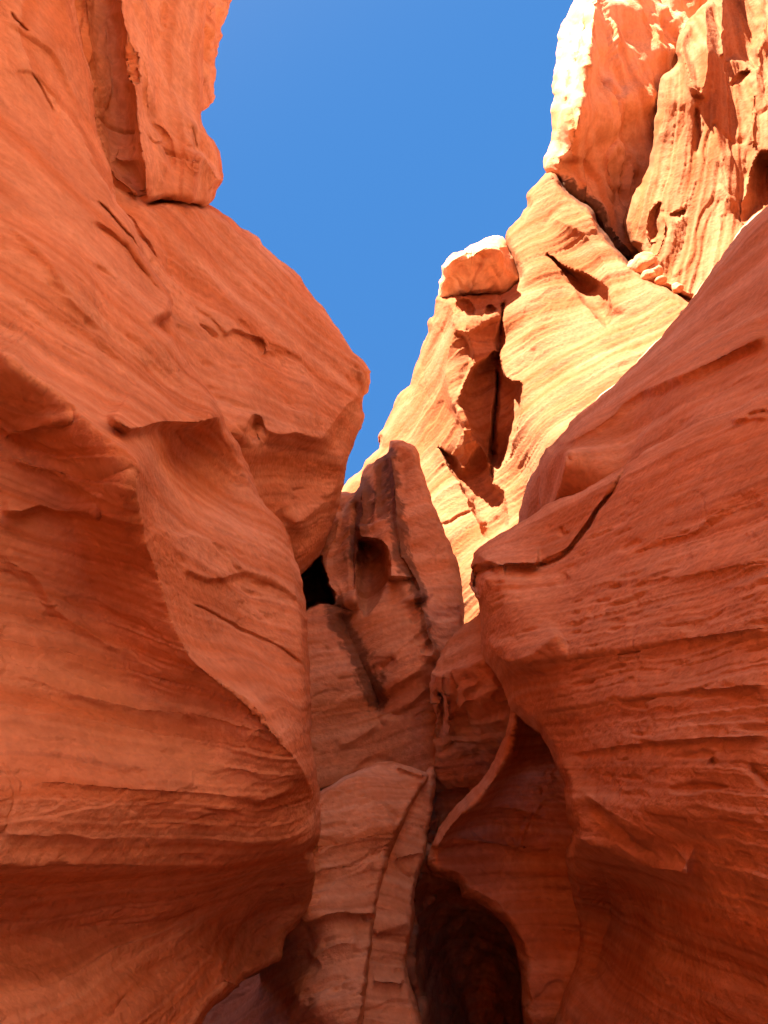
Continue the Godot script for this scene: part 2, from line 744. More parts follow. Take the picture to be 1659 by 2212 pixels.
func surface_of(vs: PackedVector3Array, nv: PackedVector3Array, cs: PackedColorArray, tri: PackedInt32Array, base: Vector3) -> ArrayMesh:
	# only the points that these faces use
	var to := {}
	var v2 := PackedVector3Array()
	var n2 := PackedVector3Array()
	var c2 := PackedColorArray()
	var t2 := PackedInt32Array()
	t2.resize(tri.size())
	for i in tri.size():
		var k := tri[i]
		if not to.has(k):
			to[k] = v2.size()
			v2.append(vs[k] - base)
			n2.append(nv[k])
			c2.append(cs[k])
		t2[i] = to[k]
	var arrays := []
	arrays.resize(Mesh.ARRAY_MAX)
	arrays[Mesh.ARRAY_VERTEX] = v2
	arrays[Mesh.ARRAY_NORMAL] = n2
	arrays[Mesh.ARRAY_COLOR] = c2
	arrays[Mesh.ARRAY_INDEX] = t2
	var mesh := ArrayMesh.new()
	mesh.add_surface_from_arrays(Mesh.PRIMITIVE_TRIANGLES, arrays)
	return mesh

func place_rock(i: int) -> int:
	var r: Dictionary = rocks[i]
	var m: Array = made[i]
	var vs: PackedVector3Array = m[0]
	var box := AABB(vs[0], Vector3.ZERO)
	for v in vs:
		box = box.expand(v)
	var base := Vector3(box.get_center().x, box.position.y, box.get_center().z)
	var o := MeshInstance3D.new()
	o.name = r.name
	o.mesh = surface_of(vs, m[1], m[2], m[3], base)
	o.material_override = rock_mat
	o.position = base
	o.set_meta("label", r.label)
	o.set_meta("category", r.category)
	add_child(o, true)
	var total: int = m[3].size() / 3
	var parts: Array = r.get("parts", [])
	for k in parts.size():
		var tris: PackedInt32Array = m[4][k]
		if tris.is_empty():
			continue
		var c := MeshInstance3D.new()
		c.name = parts[k][0]
		c.mesh = surface_of(vs, m[1], m[2], tris, base)
		c.material_override = rock_mat
		o.add_child(c, true)
		total += tris.size() / 3
	return total

func rock(called: String, label: String, category: String, d: Dictionary) -> void:
	d.name = called
	d.label = label
	d.category = category
	rocks.append(d)

# colours of the stone (linear base colours): a red pair, and a pair darkened to tone down sunlight on lit rocks, iron-rich to pale
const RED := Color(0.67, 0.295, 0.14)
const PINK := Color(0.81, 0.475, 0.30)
const SUN_DIMMED_DARK := Color(0.34, 0.112, 0.046)
const SUN_DIMMED := Color(0.43, 0.185, 0.098)
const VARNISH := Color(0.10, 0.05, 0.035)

func describe_rocks() -> void:
	rock("rock_bulge", "huge orange wall swelling out with flowing bed lines below a pink slope", "rock face", {
		"outline": join([z("A", [-480, -480, 290, -480, 300, 0, 330, 180, 375, 330, 390, 520, 440, 680, 462, 770, 470, 820, 540, 910, 600, 1060, 690, 1200, 694, 1270, 640, 1312, 700, 1370, 760, 1460, 825, 1550]),
			z("B", [920, 70, 970, 150, 1005, 213, 1020, 260, 1060, 330, 1085, 380, 1130, 480, 1165, 580, 1230, 660, 1280, 720, 1308, 800, 1325, 870, 1350, 930, 1368, 1050, 1380, 1200, 1388, 1400, 1398, 1520, 1392, 1640]),
			z("C", [1395, 250, 1390, 350, 1405, 440, 1420, 560, 1437, 680, 1438, 790, 1415, 855, 1396, 880, 1410, 920, 1418, 1000, 1405, 1080, 1380, 1160, 1340, 1210, 1282, 1280, 1270, 1360, 1200, 1402, 1100, 1460, 1050, 1500, 950, 1590, 905, 1659, 860, 1800, 800, 2150, -560, 2150])]),
		"parts": [["slope", join([z("V", [-300, -300, 180, -300, 160, 20, 250, 400, 330, 580, 340, 690, 440, 850]), z("B", [1004, 214, 930, 232, 850, 242, 720, 240, 640, 264, 570, 262, 420, 280, 260, 130, 90, 20, -100, -180, -600, -700])])], ["ledge", z("B", [570, 264, 640, 266, 720, 242, 850, 244, 930, 234, 1003, 218, 1060, 340, 1120, 480, 1160, 590, 1060, 620, 980, 640, 860, 670, 760, 700, 690, 680, 640, 520, 610, 420])]],
		"depth": [[-250, 2450, 1.75], [0, 2400, 1.95], [430, 2420, 2.9],
			[0, 2212, 2.05], [200, 2180, 2.35], [430, 2150, 2.95], [560, 2080, 3.6], [-250, 2200, 1.75],
			[0, 1970, 2.3], [250, 1970, 2.7], [450, 1970, 3.2], [600, 1980, 3.95],
			[-250, 1800, 1.75], [0, 1830, 2.05], [250, 1830, 2.38], [480, 1820, 2.8], [640, 1800, 3.25], [688, 1760, 3.7],
			[-250, 1500, 1.95], [0, 1550, 2.25], [250, 1560, 2.6], [450, 1560, 2.95], [590, 1580, 3.25], [670, 1620, 3.8],
			[0, 1300, 2.65], [200, 1330, 2.85], [390, 1400, 3.1], [520, 1380, 3.7], [660, 1360, 4.5],
			[-250, 1100, 2.4], [0, 1120, 2.75], [150, 1060, 2.85], [300, 1010, 3.05], [340, 1180, 3.25], [460, 1180, 3.9], [560, 1240, 4.4], [645, 1250, 4.9],
			[0, 900, 2.95], [120, 900, 3.05], [240, 900, 3.3], [350, 1000, 4.1], [430, 1010, 4.65], [500, 1050, 5.0], [565, 1090, 5.1],
			[0, 720, 3.1], [-250, 700, 2.6], [150, 780, 3.4], [300, 860, 3.75], [470, 890, 4.5],
			[0, 500, 3.6], [200, 600, 4.0], [350, 720, 4.5], [430, 820, 4.8],
			[-250, 250, 3.6], [0, 250, 4.5], [120, 350, 4.7], [250, 480, 5.0], [350, 620, 5.2],
			[-250, -250, 4.6], [0, -100, 5.2], [150, -200, 6.0], [150, 100, 5.6], [210, 300, 5.7]],
		"carve": [
			# the spine where the smooth slope turns over to the face below
			[0.44, 130.0, 150.0, z("B", [-100, -180, 90, 20, 260, 130, 420, 280, 560, 380, 620, 440, 610, 560, 640, 760, 700, 900, 770, 1130, 850, 1290, 960, 1390, 1120, 1500, 1250, 1650, 1330, 1760, 1390, 1860, 1430, 1990]), 0.08],
			# big ledge with an overhanging face
			[0.36, 110.0, 22.0, z("B", [470, 190, 570, 262, 640, 264, 720, 240, 850, 242, 930, 232, 1004, 214]), 0.12],
			[0.12, 10.0, 70.0, z("B", [690, 690, 740, 730, 800, 760, 870, 750, 940, 770, 1010, 800, 1060, 870, 1110, 920]), 0.15],
			[0.08, 50.0, 14.0, z("B", [800, 880, 900, 935, 1000, 940, 1100, 915, 1180, 940, 1260, 980, 1365, 1055]), 0.1],
			[-0.05, 5.0, 6.0, z("B", [840, 1050, 920, 1090, 1000, 1130, 1100, 1180, 1240, 1245, 1380, 1345]), 0.1],
			[0.07, 40.0, 16.0, z("B", [0, 640, 90, 640, 180, 615, 260, 640, 370, 640, 470, 650]), 0.1],
			[0.06, 30.0, 8.0, z("B", [0, 310, 120, 280, 250, 240, 340, 225]), 0.1],
			[0.05, 40.0, 16.0, z("B", [0, 380, 120, 430, 260, 480, 400, 560, 520, 610]), 0.15],
			[0.03, 60.0, 22.0, z("B", [0, 850, 120, 910, 180, 960, 250, 1080, 420, 1200, 560, 1280]), 0.1],
			[0.016, 60.0, 14.0, z("C", [0, 40, 150, 110, 330, 170, 520, 215, 760, 260, 1000, 310, 1200, 370]), 0.1],
			[0.014, 50.0, 12.0, z("C", [150, 555, 350, 575, 620, 600, 900, 620, 1150, 650, 1330, 665]), 0.1],
			[0.02, 40.0, 24.0, z("C", [0, 810, 200, 815, 300, 805, 420, 830, 700, 830, 1000, 835, 1400, 850]), 0.05],
			# undercut, and a dent standing in for a cast shadow
			[0.08, 60.0, 90.0, z("C", [-300, 930, 0, 935, 350, 940, 800, 950, 1100, 940, 1360, 930]), 0.05],
			[-0.34, 110.0, 70.0, z("C", [1000, 1380, 1080, 1220, 1180, 1080, 1300, 1010, 1400, 1000]), 0.25],
			[-0.025, 24.0, 40.0, z("C", [0, 1180, 400, 1110, 800, 1080, 1060, 1000]), 0.2],
			[-0.025, 24.0, 40.0, z("C", [0, 1260, 400, 1220, 800, 1180, 1060, 1090]), 0.2],
			[-0.025, 20.0, 34.0, z("C", [600, 1430, 800, 1380, 960, 1310, 1060, 1270]), 0.2],
			[-0.035, 6.0, 8.0, z("C", [480, 1650, 520, 1590, 560, 1530]), 0.3],
			[0.02, 50.0, 14.0, z("C", [870, 0, 1000, 120, 1120, 220, 1250, 340, 1310, 420, 1380, 560, 1430, 680]), 0.1],
			# upper face cracks and flakes
			[-0.09, 5.0, 5.0, z("A", [378, 804, 430, 850, 490, 920, 540, 980, 600, 1062]), 0.15],
			[-0.10, 6.0, 8.0, z("A", [450, 745, 465, 790, 480, 815]), 0.2],
			[-0.05, 4.0, 6.0, z("A", [45, 40, 60, 75, 95, 110, 125, 140]), 0.25],
			[-0.04, 4.0, 5.0, z("A", [120, 280, 160, 350, 205, 425, 230, 470]), 0.2],
			[0.035, 40.0, 8.0, z("A", [30, 310, 100, 280, 180, 330, 250, 440, 215, 560, 205, 690]), 0.15],
			[0.05, 60.0, 12.0, z("A", [0, 60, 120, 140, 220, 220, 280, 330, 330, 470]), 0.2],
			[-0.12, 10.0, 60.0, z("A", [350, 890, 420, 930, 500, 1000, 560, 1080, 620, 1150, 690, 1240]), 0.15],
			[-0.05, 8.0, 30.0, z("A", [375, 1065, 440, 1110, 500, 1170]), 0.2],
			[-0.05, 12.0, 30.0, z("A", [600, 1300, 660, 1330, 700, 1370]), 0.2],
			[0.05, 80.0, 18.0, z("A", [0, 900, 80, 960, 200, 1080, 300, 1230, 420, 1330]), 0.2],
		],
		"pits": [[0.45, 80.0, z("C", [1010, 1420, 1050, 1290, 1100, 1180, 1180, 1080, 1290, 1030, 1370, 990, 1440, 990, 1450, 1130, 1380, 1250, 1310, 1330, 1290, 1400, 1180, 1440, 1080, 1490])]],  # hollow shaped to darken the face where a shadow falls on it
		"beds": [[0.0, z("C", [0, 830, 600, 830, 1100, 830, 1400, 835])], [0.3, z("C", [0, 560, 400, 580, 800, 610, 1200, 650, 1430, 700])],
			[0.55, z("C", [0, 290, 250, 330, 700, 440, 1000, 480, 1300, 530])], [0.85, z("C", [0, 30, 250, 130, 500, 200, 800, 270, 1150, 340])],
			[1.25, z("B", [0, 850, 150, 940, 350, 1130, 700, 1240, 900, 1330])], [-0.35, z("C", [0, 1180, 500, 1150, 900, 1110, 1200, 1060])], [-0.6, z("C", [0, 1380, 500, 1300, 1000, 1180])],
			[2.4, z("A", [0, 650, 300, 950, 600, 1330, 830, 1560])], [2.0, z("A", [0, 1000, 200, 1200, 500, 1500])], [3.0, z("A", [0, 300, 200, 650, 400, 830])]],
		"c1": RED, "c2": PINK, "bed_amp": 0.019, "bed_freq": 10.0, "lumps": 0.03, "round": 18.0, "round_depth": 0.3, "rough": 0.004, "flake": 0.006, "rough_freq": 14.0, "thick": 2.0})

	rock("rock_shoulder", "rounded orange shoulder with small sunlit patches, cut off by an undercut belly", "rock outcrop", {
		"outline": join([z("A", [520, 700, 600, 818, 640, 812, 690, 805, 750, 810, 830, 832, 880, 855, 935, 885, 985, 930, 1040, 962, 1060, 990, 1105, 1030, 1140, 1060, 1200, 1110, 1240, 1165, 1280, 1215, 1330, 1280, 1380, 1350, 1430, 1430, 1470, 1460, 1500, 1500]),
			z("E", [376, 745, 362, 830, 340, 890, 348, 955, 330, 1010, 290, 1100, 265, 1190, 245, 1290, 225, 1360, 190, 1480, 150, 1570, 65, 1659]), z("V", [560, 1330, 450, 1180, 350, 900, 230, 620, 150, 400])]),
		"parts": [["belly", join([z("B", [1085, 352, 1100, 262, 1140, 210, 1180, 218, 1195, 273, 1260, 298, 1340, 293, 1440, 315, 1480, 273, 1560, 173, 1640, 108, 1700, 300]), z("V", [720, 1150, 640, 1300, 500, 1250])])]],
		"depth": [[200, 400, 6.2], [300, 430, 6.6], [400, 430, 7.4], [470, 460, 8.0], [540, 505, 8.5], [640, 620, 8.9], [720, 720, 9.2], [798, 800, 9.6],
			[330, 560, 6.1], [430, 600, 6.9], [540, 640, 7.7], [640, 740, 8.1], [720, 830, 8.6], [775, 880, 9.3],
			[400, 780, 5.9], [500, 800, 6.5], [580, 880, 7.0], [680, 900, 7.7], [740, 940, 8.6],
			[450, 1000, 5.9], [540, 960, 6.3], [600, 1010, 7.1], [680, 1010, 7.9], [730, 1060, 8.8],
			[560, 1150, 6.6], [640, 1130, 7.4], [690, 1120, 8.2], [640, 1235, 7.7], [520, 1300, 6.3]],
		"carve": [
			[0.38, 150.0, 36.0, z("B", [1085, 350, 1100, 260, 1140, 207, 1180, 215, 1195, 270, 1260, 295, 1340, 290, 1440, 312, 1480, 270, 1560, 170, 1640, 105]), 0.06],
			[-0.16, 30.0, 60.0, z("B", [1090, 330, 1110, 290, 1150, 250, 1185, 260, 1200, 320]), 0.25],
			[0.30, 40.0, 60.0, z("B", [1560, 350, 1530, 500, 1450, 600, 1360, 680, 1290, 720]), 0.15],
			[0.14, 90.0, 8.0, z("A", [900, 1362, 940, 1332, 1000, 1350, 1080, 1380, 1080, 1440]), 0.12],
			[-0.05, 4.0, 5.0, z("A", [800, 1300, 850, 1335, 890, 1368]), 0.2],
			[0.05, 40.0, 7.0, z("A", [920, 1270, 970, 1290, 1010, 1300, 1020, 1330]), 0.2],
			[-0.08, 4.0, 4.0, z("A", [500, 830, 560, 920, 620, 1010, 660, 1062]), 0.2],
			[-0.06, 10.0, 40.0, z("A", [600, 850, 680, 1000, 690, 1200]), 0.3],
			[0.06, 40.0, 14.0, z("A", [700, 860, 760, 1000, 850, 1130, 1000, 1300, 1200, 1440, 1400, 1590]), 0.2],
			[-0.05, 10.0, 8.0, z("A", [935, 885, 970, 920, 1030, 965]), 0.2],
			[0.08, 40.0, 10.0, z("A", [1430, 1430, 1455, 1490, 1480, 1560]), 0.1],
		],
		"beds": [[1.0, z("A", [700, 900, 900, 1150, 1100, 1330, 1300, 1450, 1450, 1560])], [1.45, z("A", [850, 850, 1050, 1100, 1250, 1300, 1420, 1450])], [0.55, z("A", [690, 1250, 900, 1450, 1060, 1600])], [0.0, z("E", [0, 1150, 120, 1160, 200, 1110])], [-0.6, z("E", [30, 1400, 120, 1380, 200, 1300])]],
		"c1": RED, "c2": PINK, "bed_amp": 0.035, "bed_freq": 7.0, "lumps": 0.05, "round": 20.0, "round_depth": 0.7, "thick": 0.8, "flake": 0.011, "rough": 0.008, "rough_freq": 7.0})

	rock("rock_buttress", "tall orange buttress with a hollow and a fluted pillar above the shoulder", "rock buttress", {
		"outline": z("A", [120, -450, 838, -450, 832, 0, 826, 150, 820, 300, 818, 440, 812, 460, 822, 510, 850, 545, 880, 590, 898, 640, 904, 680, 898, 745, 880, 775, 845, 832, 750, 812, 690, 806, 640, 812, 600, 826, 560, 850, 470, 830, 330, 700, 200, 300]),
		"parts": [["hollow", z("A", [380, -400, 465, -400, 486, 0, 515, 160, 540, 320, 555, 470, 570, 600, 585, 700, 590, 815, 540, 760, 470, 690, 420, 560, 390, 330, 375, 150])], ["pillar", z("A", [490, -400, 560, -400, 570, 0, 600, 200, 640, 430, 700, 560, 770, 800, 690, 830, 600, 845, 592, 700, 572, 560, 545, 320, 518, 160, 492, 0])]],
		"depth": [[100, -240, 7.0], [270, -240, 7.6], [440, -240, 9.0], [120, 0, 6.6], [260, 0, 7.0], [350, 0, 7.7], [440, 0, 8.6], [180, 200, 6.5], [290, 180, 6.8], [360, 200, 7.4], [436, 200, 8.2], [240, 350, 6.4], [310, 330, 6.7], [380, 330, 7.3], [440, 300, 7.9], [480, 370, 8.4], [250, 430, 6.5], [320, 430, 6.8], [400, 425, 7.4], [450, 440, 8.0]],
		"carve": [
			[0.35, 26.0, 60.0, z("A", [470, -300, 490, 0, 520, 160, 548, 320, 560, 470, 578, 600, 592, 700, 596, 830]), 0.05],
			[0.10, 14.0, 22.0, z("A", [560, 100, 610, 330, 630, 430, 640, 520, 670, 620, 690, 790]), 0.2],
			[-0.08, 6.0, 8.0, z("A", [500, 40, 530, 160, 560, 260]), 0.3],
			[-0.12, 10.0, 20.0, z("A", [632, 400, 640, 500, 680, 560, 700, 700]), 0.2],
			[-0.05, 5.0, 6.0, z("A", [680, 0, 672, 80, 690, 115]), 0.2],
			[-0.06, 5.0, 5.0, z("A", [755, 500, 780, 560, 800, 610]), 0.2],
			[0.30, 20.0, 50.0, z("A", [800, 610, 780, 700, 772, 790, 780, 830]), 0.1],
			[0.25, 10.0, 40.0, z("A", [802, 615, 840, 660, 880, 710, 900, 740]), 0.1],
			[0.08, 30.0, 10.0, z("A", [470, 540, 490, 640, 560, 650, 590, 640]), 0.2],
		],
		"pits": [[0.42, 40.0, z("A", [380, -300, 465, -300, 486, 0, 515, 160, 540, 320, 555, 470, 570, 600, 585, 700, 590, 815, 540, 760, 470, 690, 420, 560, 390, 330, 375, 150])]],
		"beds": [[0.0, z("A", [600, 700, 605, 500, 560, 300, 500, 60])], [0.5, z("A", [800, 700, 800, 400, 820, 100])]],
		"c1": RED, "c2": PINK, "bed_amp": 0.02, "bed_freq": 4.0, "lumps": 0.06, "lump_freq": 1.3, "round": 14.0, "round_depth": 0.2, "rough": 0.017, "rough_freq": 5.0, "thick": 2.0})

	rock("rock_rib", "narrow dark-edged rib of rock peering past the tall orange buttress", "rock rib", {
		"outline": z("A", [760, -450, 985, -450, 950, -100, 940, 0, 930, 40, 905, 95, 893, 130, 900, 150, 885, 185, 872, 240, 868, 290, 864, 330, 866, 405, 850, 425, 818, 446, 770, 430, 750, 100]),
		"depth": [[420, -240, 9.9], [510, -240, 11.0], [430, 0, 9.6], [495, 0, 10.6], [425, 120, 9.3], [470, 120, 10.2], [420, 230, 9.0], [455, 210, 9.8]],
		"carve": [[0.15, 14.0, 20.0, z("A", [880, 0, 850, 100, 860, 250, 830, 380]), 0.1]],
		"bed_dir": Vector3(0.3, 1, 0.2), "c1": RED, "c2": PINK, "bed_amp": 0.05, "bed_freq": 2.5, "lumps": 0.09, "lump_freq": 1.8, "jitter": 3.0, "round": 10.0, "round_depth": 0.3, "rough": 0.03, "rough_freq": 3.0, "thick": 0.5})

	rock("sunlit_rock_face", "bright sunlit wall with sweeping thin beds and a tall cracked alcove", "rock face", {
		"outline": join([z("E", [200, 1340, 245, 1290, 265, 1250, 330, 1200, 360, 1150, 425, 1090, 410, 1045, 440, 1000, 480, 910, 500, 860, 560, 810, 572, 750, 610, 640, 640, 565, 636, 525, 665, 500, 678, 410, 720, 405, 800, 408, 880, 405, 960, 400, 1000, 380, 1050, 325, 1010, 230, 985, 160, 1000, 110, 1012, 95, 1040, 70, 1070, 30]),
			z("D", [580, 930, 575, 870, 612, 830, 650, 790, 668, 776, 700, 780, 740, 850, 800, 900, 860, 935, 905, 1020, 950, 1085, 1000, 1145, 1050, 1200, 1110, 1245, 1200, 1300, 1300, 1362, 1420, 1420]),
			z("V", [1600, 800, 1500, 1200, 1200, 1500, 1000, 1560, 850, 1500, 720, 1300])]),
		"parts": [["alcove", z("E", [945, 660, 890, 690, 830, 740, 790, 820, 772, 890, 800, 960, 830, 1040, 870, 1080, 905, 1150, 930, 1180, 960, 1185, 1000, 1120, 1035, 1000, 1058, 880, 1060, 800, 1020, 790, 985, 770])], ["scoop", z("E", [1152, 195, 1222, 290, 1300, 398, 1390, 512, 1446, 562, 1468, 500, 1455, 410, 1420, 345, 1330, 305, 1240, 265])], ["flank", z("E", [678, 410, 720, 405, 760, 560, 720, 700, 735, 850, 780, 940, 805, 1010, 770, 1130, 690, 1110, 640, 1040, 600, 900, 570, 800, 610, 640, 665, 500])]],
		"depth": [[700, 1150, 19.0], [740, 1060, 18.5], [820, 960, 17.0], [870, 850, 16.5], [910, 740, 16.0], [940, 640, 15.5],
			[850, 1020, 15.6], [920, 1000, 14.6], [960, 860, 14.3], [980, 760, 14.2], [990, 680, 14.3], [1040, 640, 14.6],
			[900, 1150, 14.0], [960, 1130, 13.2], [1000, 1250, 12.4], [940, 1300, 13.0], [1020, 1350, 12.0],
			[1000, 960, 13.8], [1060, 1000, 13.6], [1130, 1000, 12.8], [1080, 1150, 12.6],
			[1070, 740, 14.0], [1150, 700, 13.6], [1180, 820, 12.8], [1140, 560, 14.6], [1100, 560, 15.2], [1150, 420, 15.6], [1190, 385, 15.4], [1250, 450, 14.6], [1200, 500, 14.8], [1290, 540, 14.2], [1240, 640, 13.8], [1300, 690, 13.0], [1260, 780, 12.4], [1370, 640, 12.8], [1420, 690, 12.0], [1350, 780, 11.8], [1300, 900, 11.4], [1200, 950, 11.8], [1450, 1000, 10.0], [1250, 1200, 10.6], [1100, 1450, 11.2], [1550, 800, 10.4]],
		"carve": [
			# pale flank edge, ridges
			[0.35, 60.0, 20.0, z("E", [720, 400, 745, 480, 760, 560, 720, 700, 735, 850, 780, 940, 805, 1010, 770, 1130]), 0.08],
			# hood over the scooped shadow
			[0.3, 70.0, 70.0, z("E", [1150, 40, 1250, 80, 1360, 150, 1440, 290, 1480, 420, 1470, 520]), 0.15],
			[0.25, 40.0, 14.0, z("E", [720, 405, 800, 412, 880, 405, 960, 410]), 0.1],
			[-0.30, 5.0, 7.0, z("E", [978, 420, 968, 520, 955, 640, 945, 720]), 0.15],
			[-0.45, 6.0, 6.0, z("E", [945, 720, 950, 800, 935, 950, 925, 1100, 920, 1250]), 0.1],
			[0.2, 40.0, 10.0, z("E", [760, 560, 820, 570, 900, 520, 970, 500]), 0.2],
			[0.18, 50.0, 8.0, z("E", [760, 540, 830, 620, 840, 720, 780, 860, 765, 890]), 0.1],
			[-0.08, 5.0, 6.0, z("E", [640, 1450, 720, 1430, 800, 1385, 850, 1370]), 0.2],
		],
		"pits": [[0.8, 24.0, z("E", [945, 660, 890, 690, 830, 740, 790, 820, 772, 890, 800, 960, 830, 1040, 870, 1080, 905, 1150, 930, 1180, 960, 1185, 1000, 1120, 1035, 1000, 1058, 880, 1060, 800, 1020, 790, 985, 770])],
			[0.45, 20.0, z("E", [680, 1090, 760, 1130, 800, 1190, 860, 1080, 900, 1130, 925, 1250, 975, 1290, 995, 1450, 910, 1505, 850, 1400, 770, 1250])],
			[0.6, 26.0, z("E", [1152, 195, 1222, 290, 1300, 398, 1390, 512, 1446, 562, 1468, 500, 1455, 410, 1420, 345, 1330, 305, 1240, 265])],
			[0.3, 20.0, z("E", [760, 440, 810, 425, 850, 470, 845, 500, 800, 490])],
			[0.25, 14.0, z("E", [880, 500, 905, 450, 950, 470, 930, 500])],
			[0.5, 12.0, z("E", [410, 1045, 435, 1035, 440, 1070, 420, 1090])]],
		"stains": [[VARNISH, 0.85, 9.0, z("D", [715, 800, 760, 860, 820, 905, 870, 945, 910, 1030, 955, 1090, 1005, 1150, 1040, 1190])]],
		"beds": [[1.5, z("E", [960, 620, 1100, 610, 1250, 560, 1340, 490])], [1.0, z("E", [1050, 810, 1200, 760, 1400, 670, 1580, 540])], [0.5, z("E", [1060, 970, 1200, 900, 1400, 790, 1640, 640])],
			[2.3, z("E", [1010, 420, 1130, 380, 1200, 300])], [3.1, z("E", [1130, 180, 1250, 130, 1380, 100])], [2.7, z("E", [1180, 230, 1300, 210, 1420, 210])], [0.9, z("E", [620, 1240, 720, 1190, 790, 1120])], [0.2, z("E", [680, 1440, 760, 1410, 850, 1340])], [1.6, z("E", [600, 950, 680, 940, 780, 900])]],
		"c1": SUN_DIMMED_DARK, "c2": SUN_DIMMED, "bed_amp": 0.07, "bed_freq": 8.0, "even": 0.5, "pock": 0.0, "lumps": 0.025, "lump_freq": 0.5, "round": 16.0, "round_depth": 0.6, "rough": 0.010, "rough_freq": 3.5, "thick": 4.0})

	rock("boulder", "dark orange boulder with a pale lit top perched on the sunlit wall", "boulder", {
		"outline": z("E", [688, 420, 695, 310, 710, 270, 740, 230, 790, 210, 860, 165, 930, 140, 970, 150, 992, 180, 1012, 230, 1040, 290, 1058, 322, 1010, 390, 960, 410, 900, 412, 860, 418, 710, 425]),
		"depth": [[950, 640, 15.2], [960, 590, 14.5], [990, 545, 14.4], [1040, 520, 14.9], [1090, 515, 15.5], [1010, 640, 15.0], [1020, 580, 14.2], [1070, 560, 14.3], [1070, 630, 15.0], [1110, 590, 14.9], [1120, 610, 15.2]],
		"carve": [[0.6, 14.0, 46.0, z("E", [700, 320, 735, 245, 800, 215, 880, 190, 950, 182, 1000, 190]), 0.1], [-0.06, 4.0, 5.0, z("E", [890, 200, 880, 260, 850, 320, 820, 400]), 0.2]],
		"bed_dir": Vector3(0.1, 1, 0.3), "c1": RED, "c2": PINK, "bed_amp": 0.05, "bed_freq": 2.0, "lumps": 0.12, "lump_freq": 1.2, "jitter": 3.0, "round": 12.0, "round_depth": 0.5, "rough": 0.03, "rough_freq": 3.0, "thick": 2.0})

	rock("overhanging_rock", "shaded overhanging cliff face with a ragged sunlit edge against the sky", "rock overhang", {
		"outline": join([z("D", [760, -520, 775, -200, 785, -20, 760, 50, 730, 120, 715, 200, 705, 270, 695, 350, 690, 430, 688, 600, 688, 632, 662, 690, 650, 740, 662, 778, 700, 800, 740, 860, 800, 915, 870, 960, 920, 1060, 980, 1140, 1050, 1215, 1150, 1300]), z("V", [1500, 760, 1560, 300, 1700, -250])]),
		"parts": [["overhang", z("D", [900, -400, 1390, -400, 1390, 0, 1330, 60, 1270, 140, 1245, 220, 1250, 270, 1180, 350, 1165, 450, 1150, 560, 1140, 680, 1110, 780, 1050, 880, 1010, 1000, 960, 960, 920, 890, 870, 850, 800, 760, 785, 700, 800, 600, 815, 480, 830, 400, 850, 250, 870, 120])]],
		"depth": [[1230, -240, 21.0], [1400, -240, 20.5], [1600, -240, 20.0], [1235, 0, 18.6], [1300, 0, 18.0], [1400, 0, 18.4], [1530, 0, 19.0], [1200, 130, 17.6], [1260, 120, 16.8], [1340, 150, 17.4], [1450, 150, 18.2], [1195, 300, 16.8], [1230, 280, 16.2], [1300, 300, 17.2], [1400, 330, 18.0], [1190, 370, 16.6], [1260, 390, 17.0], [1340, 470, 17.4], [1300, 500, 16.6], [1400, 600, 16.6], [1480, 640, 16.8]],
		"carve": [
			[0.9, 40.0, 60.0, z("D", [860, -300, 880, 0, 870, 120, 850, 250, 830, 400, 815, 480, 800, 600, 775, 740]), 0.04],
			[0.35, 30.0, 14.0, z("D", [820, 0, 800, 150, 760, 260, 740, 400, 730, 470]), 0.1],
			[0.3, 20.0, 12.0, z("D", [740, 470, 755, 580, 745, 680, 700, 750]), 0.1],
			[0.25, 40.0, 10.0, z("D", [1000, 620, 940, 720, 950, 800, 1000, 900]), 0.2],
		],
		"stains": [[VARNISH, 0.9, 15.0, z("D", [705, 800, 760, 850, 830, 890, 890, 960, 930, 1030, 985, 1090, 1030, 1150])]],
		"bed_dir": Vector3(0.9, 0.25, 0.3), "c1": RED, "c2": PINK, "pock": 0.02, "bed_amp": 0.10, "bed_freq": 2.0, "lumps": 0.18, "lump_freq": 0.7, "jitter": 3.0, "round": 16.0, "round_depth": 0.8, "rough": 0.06, "rough_freq": 1.8, "thick": 5.0})

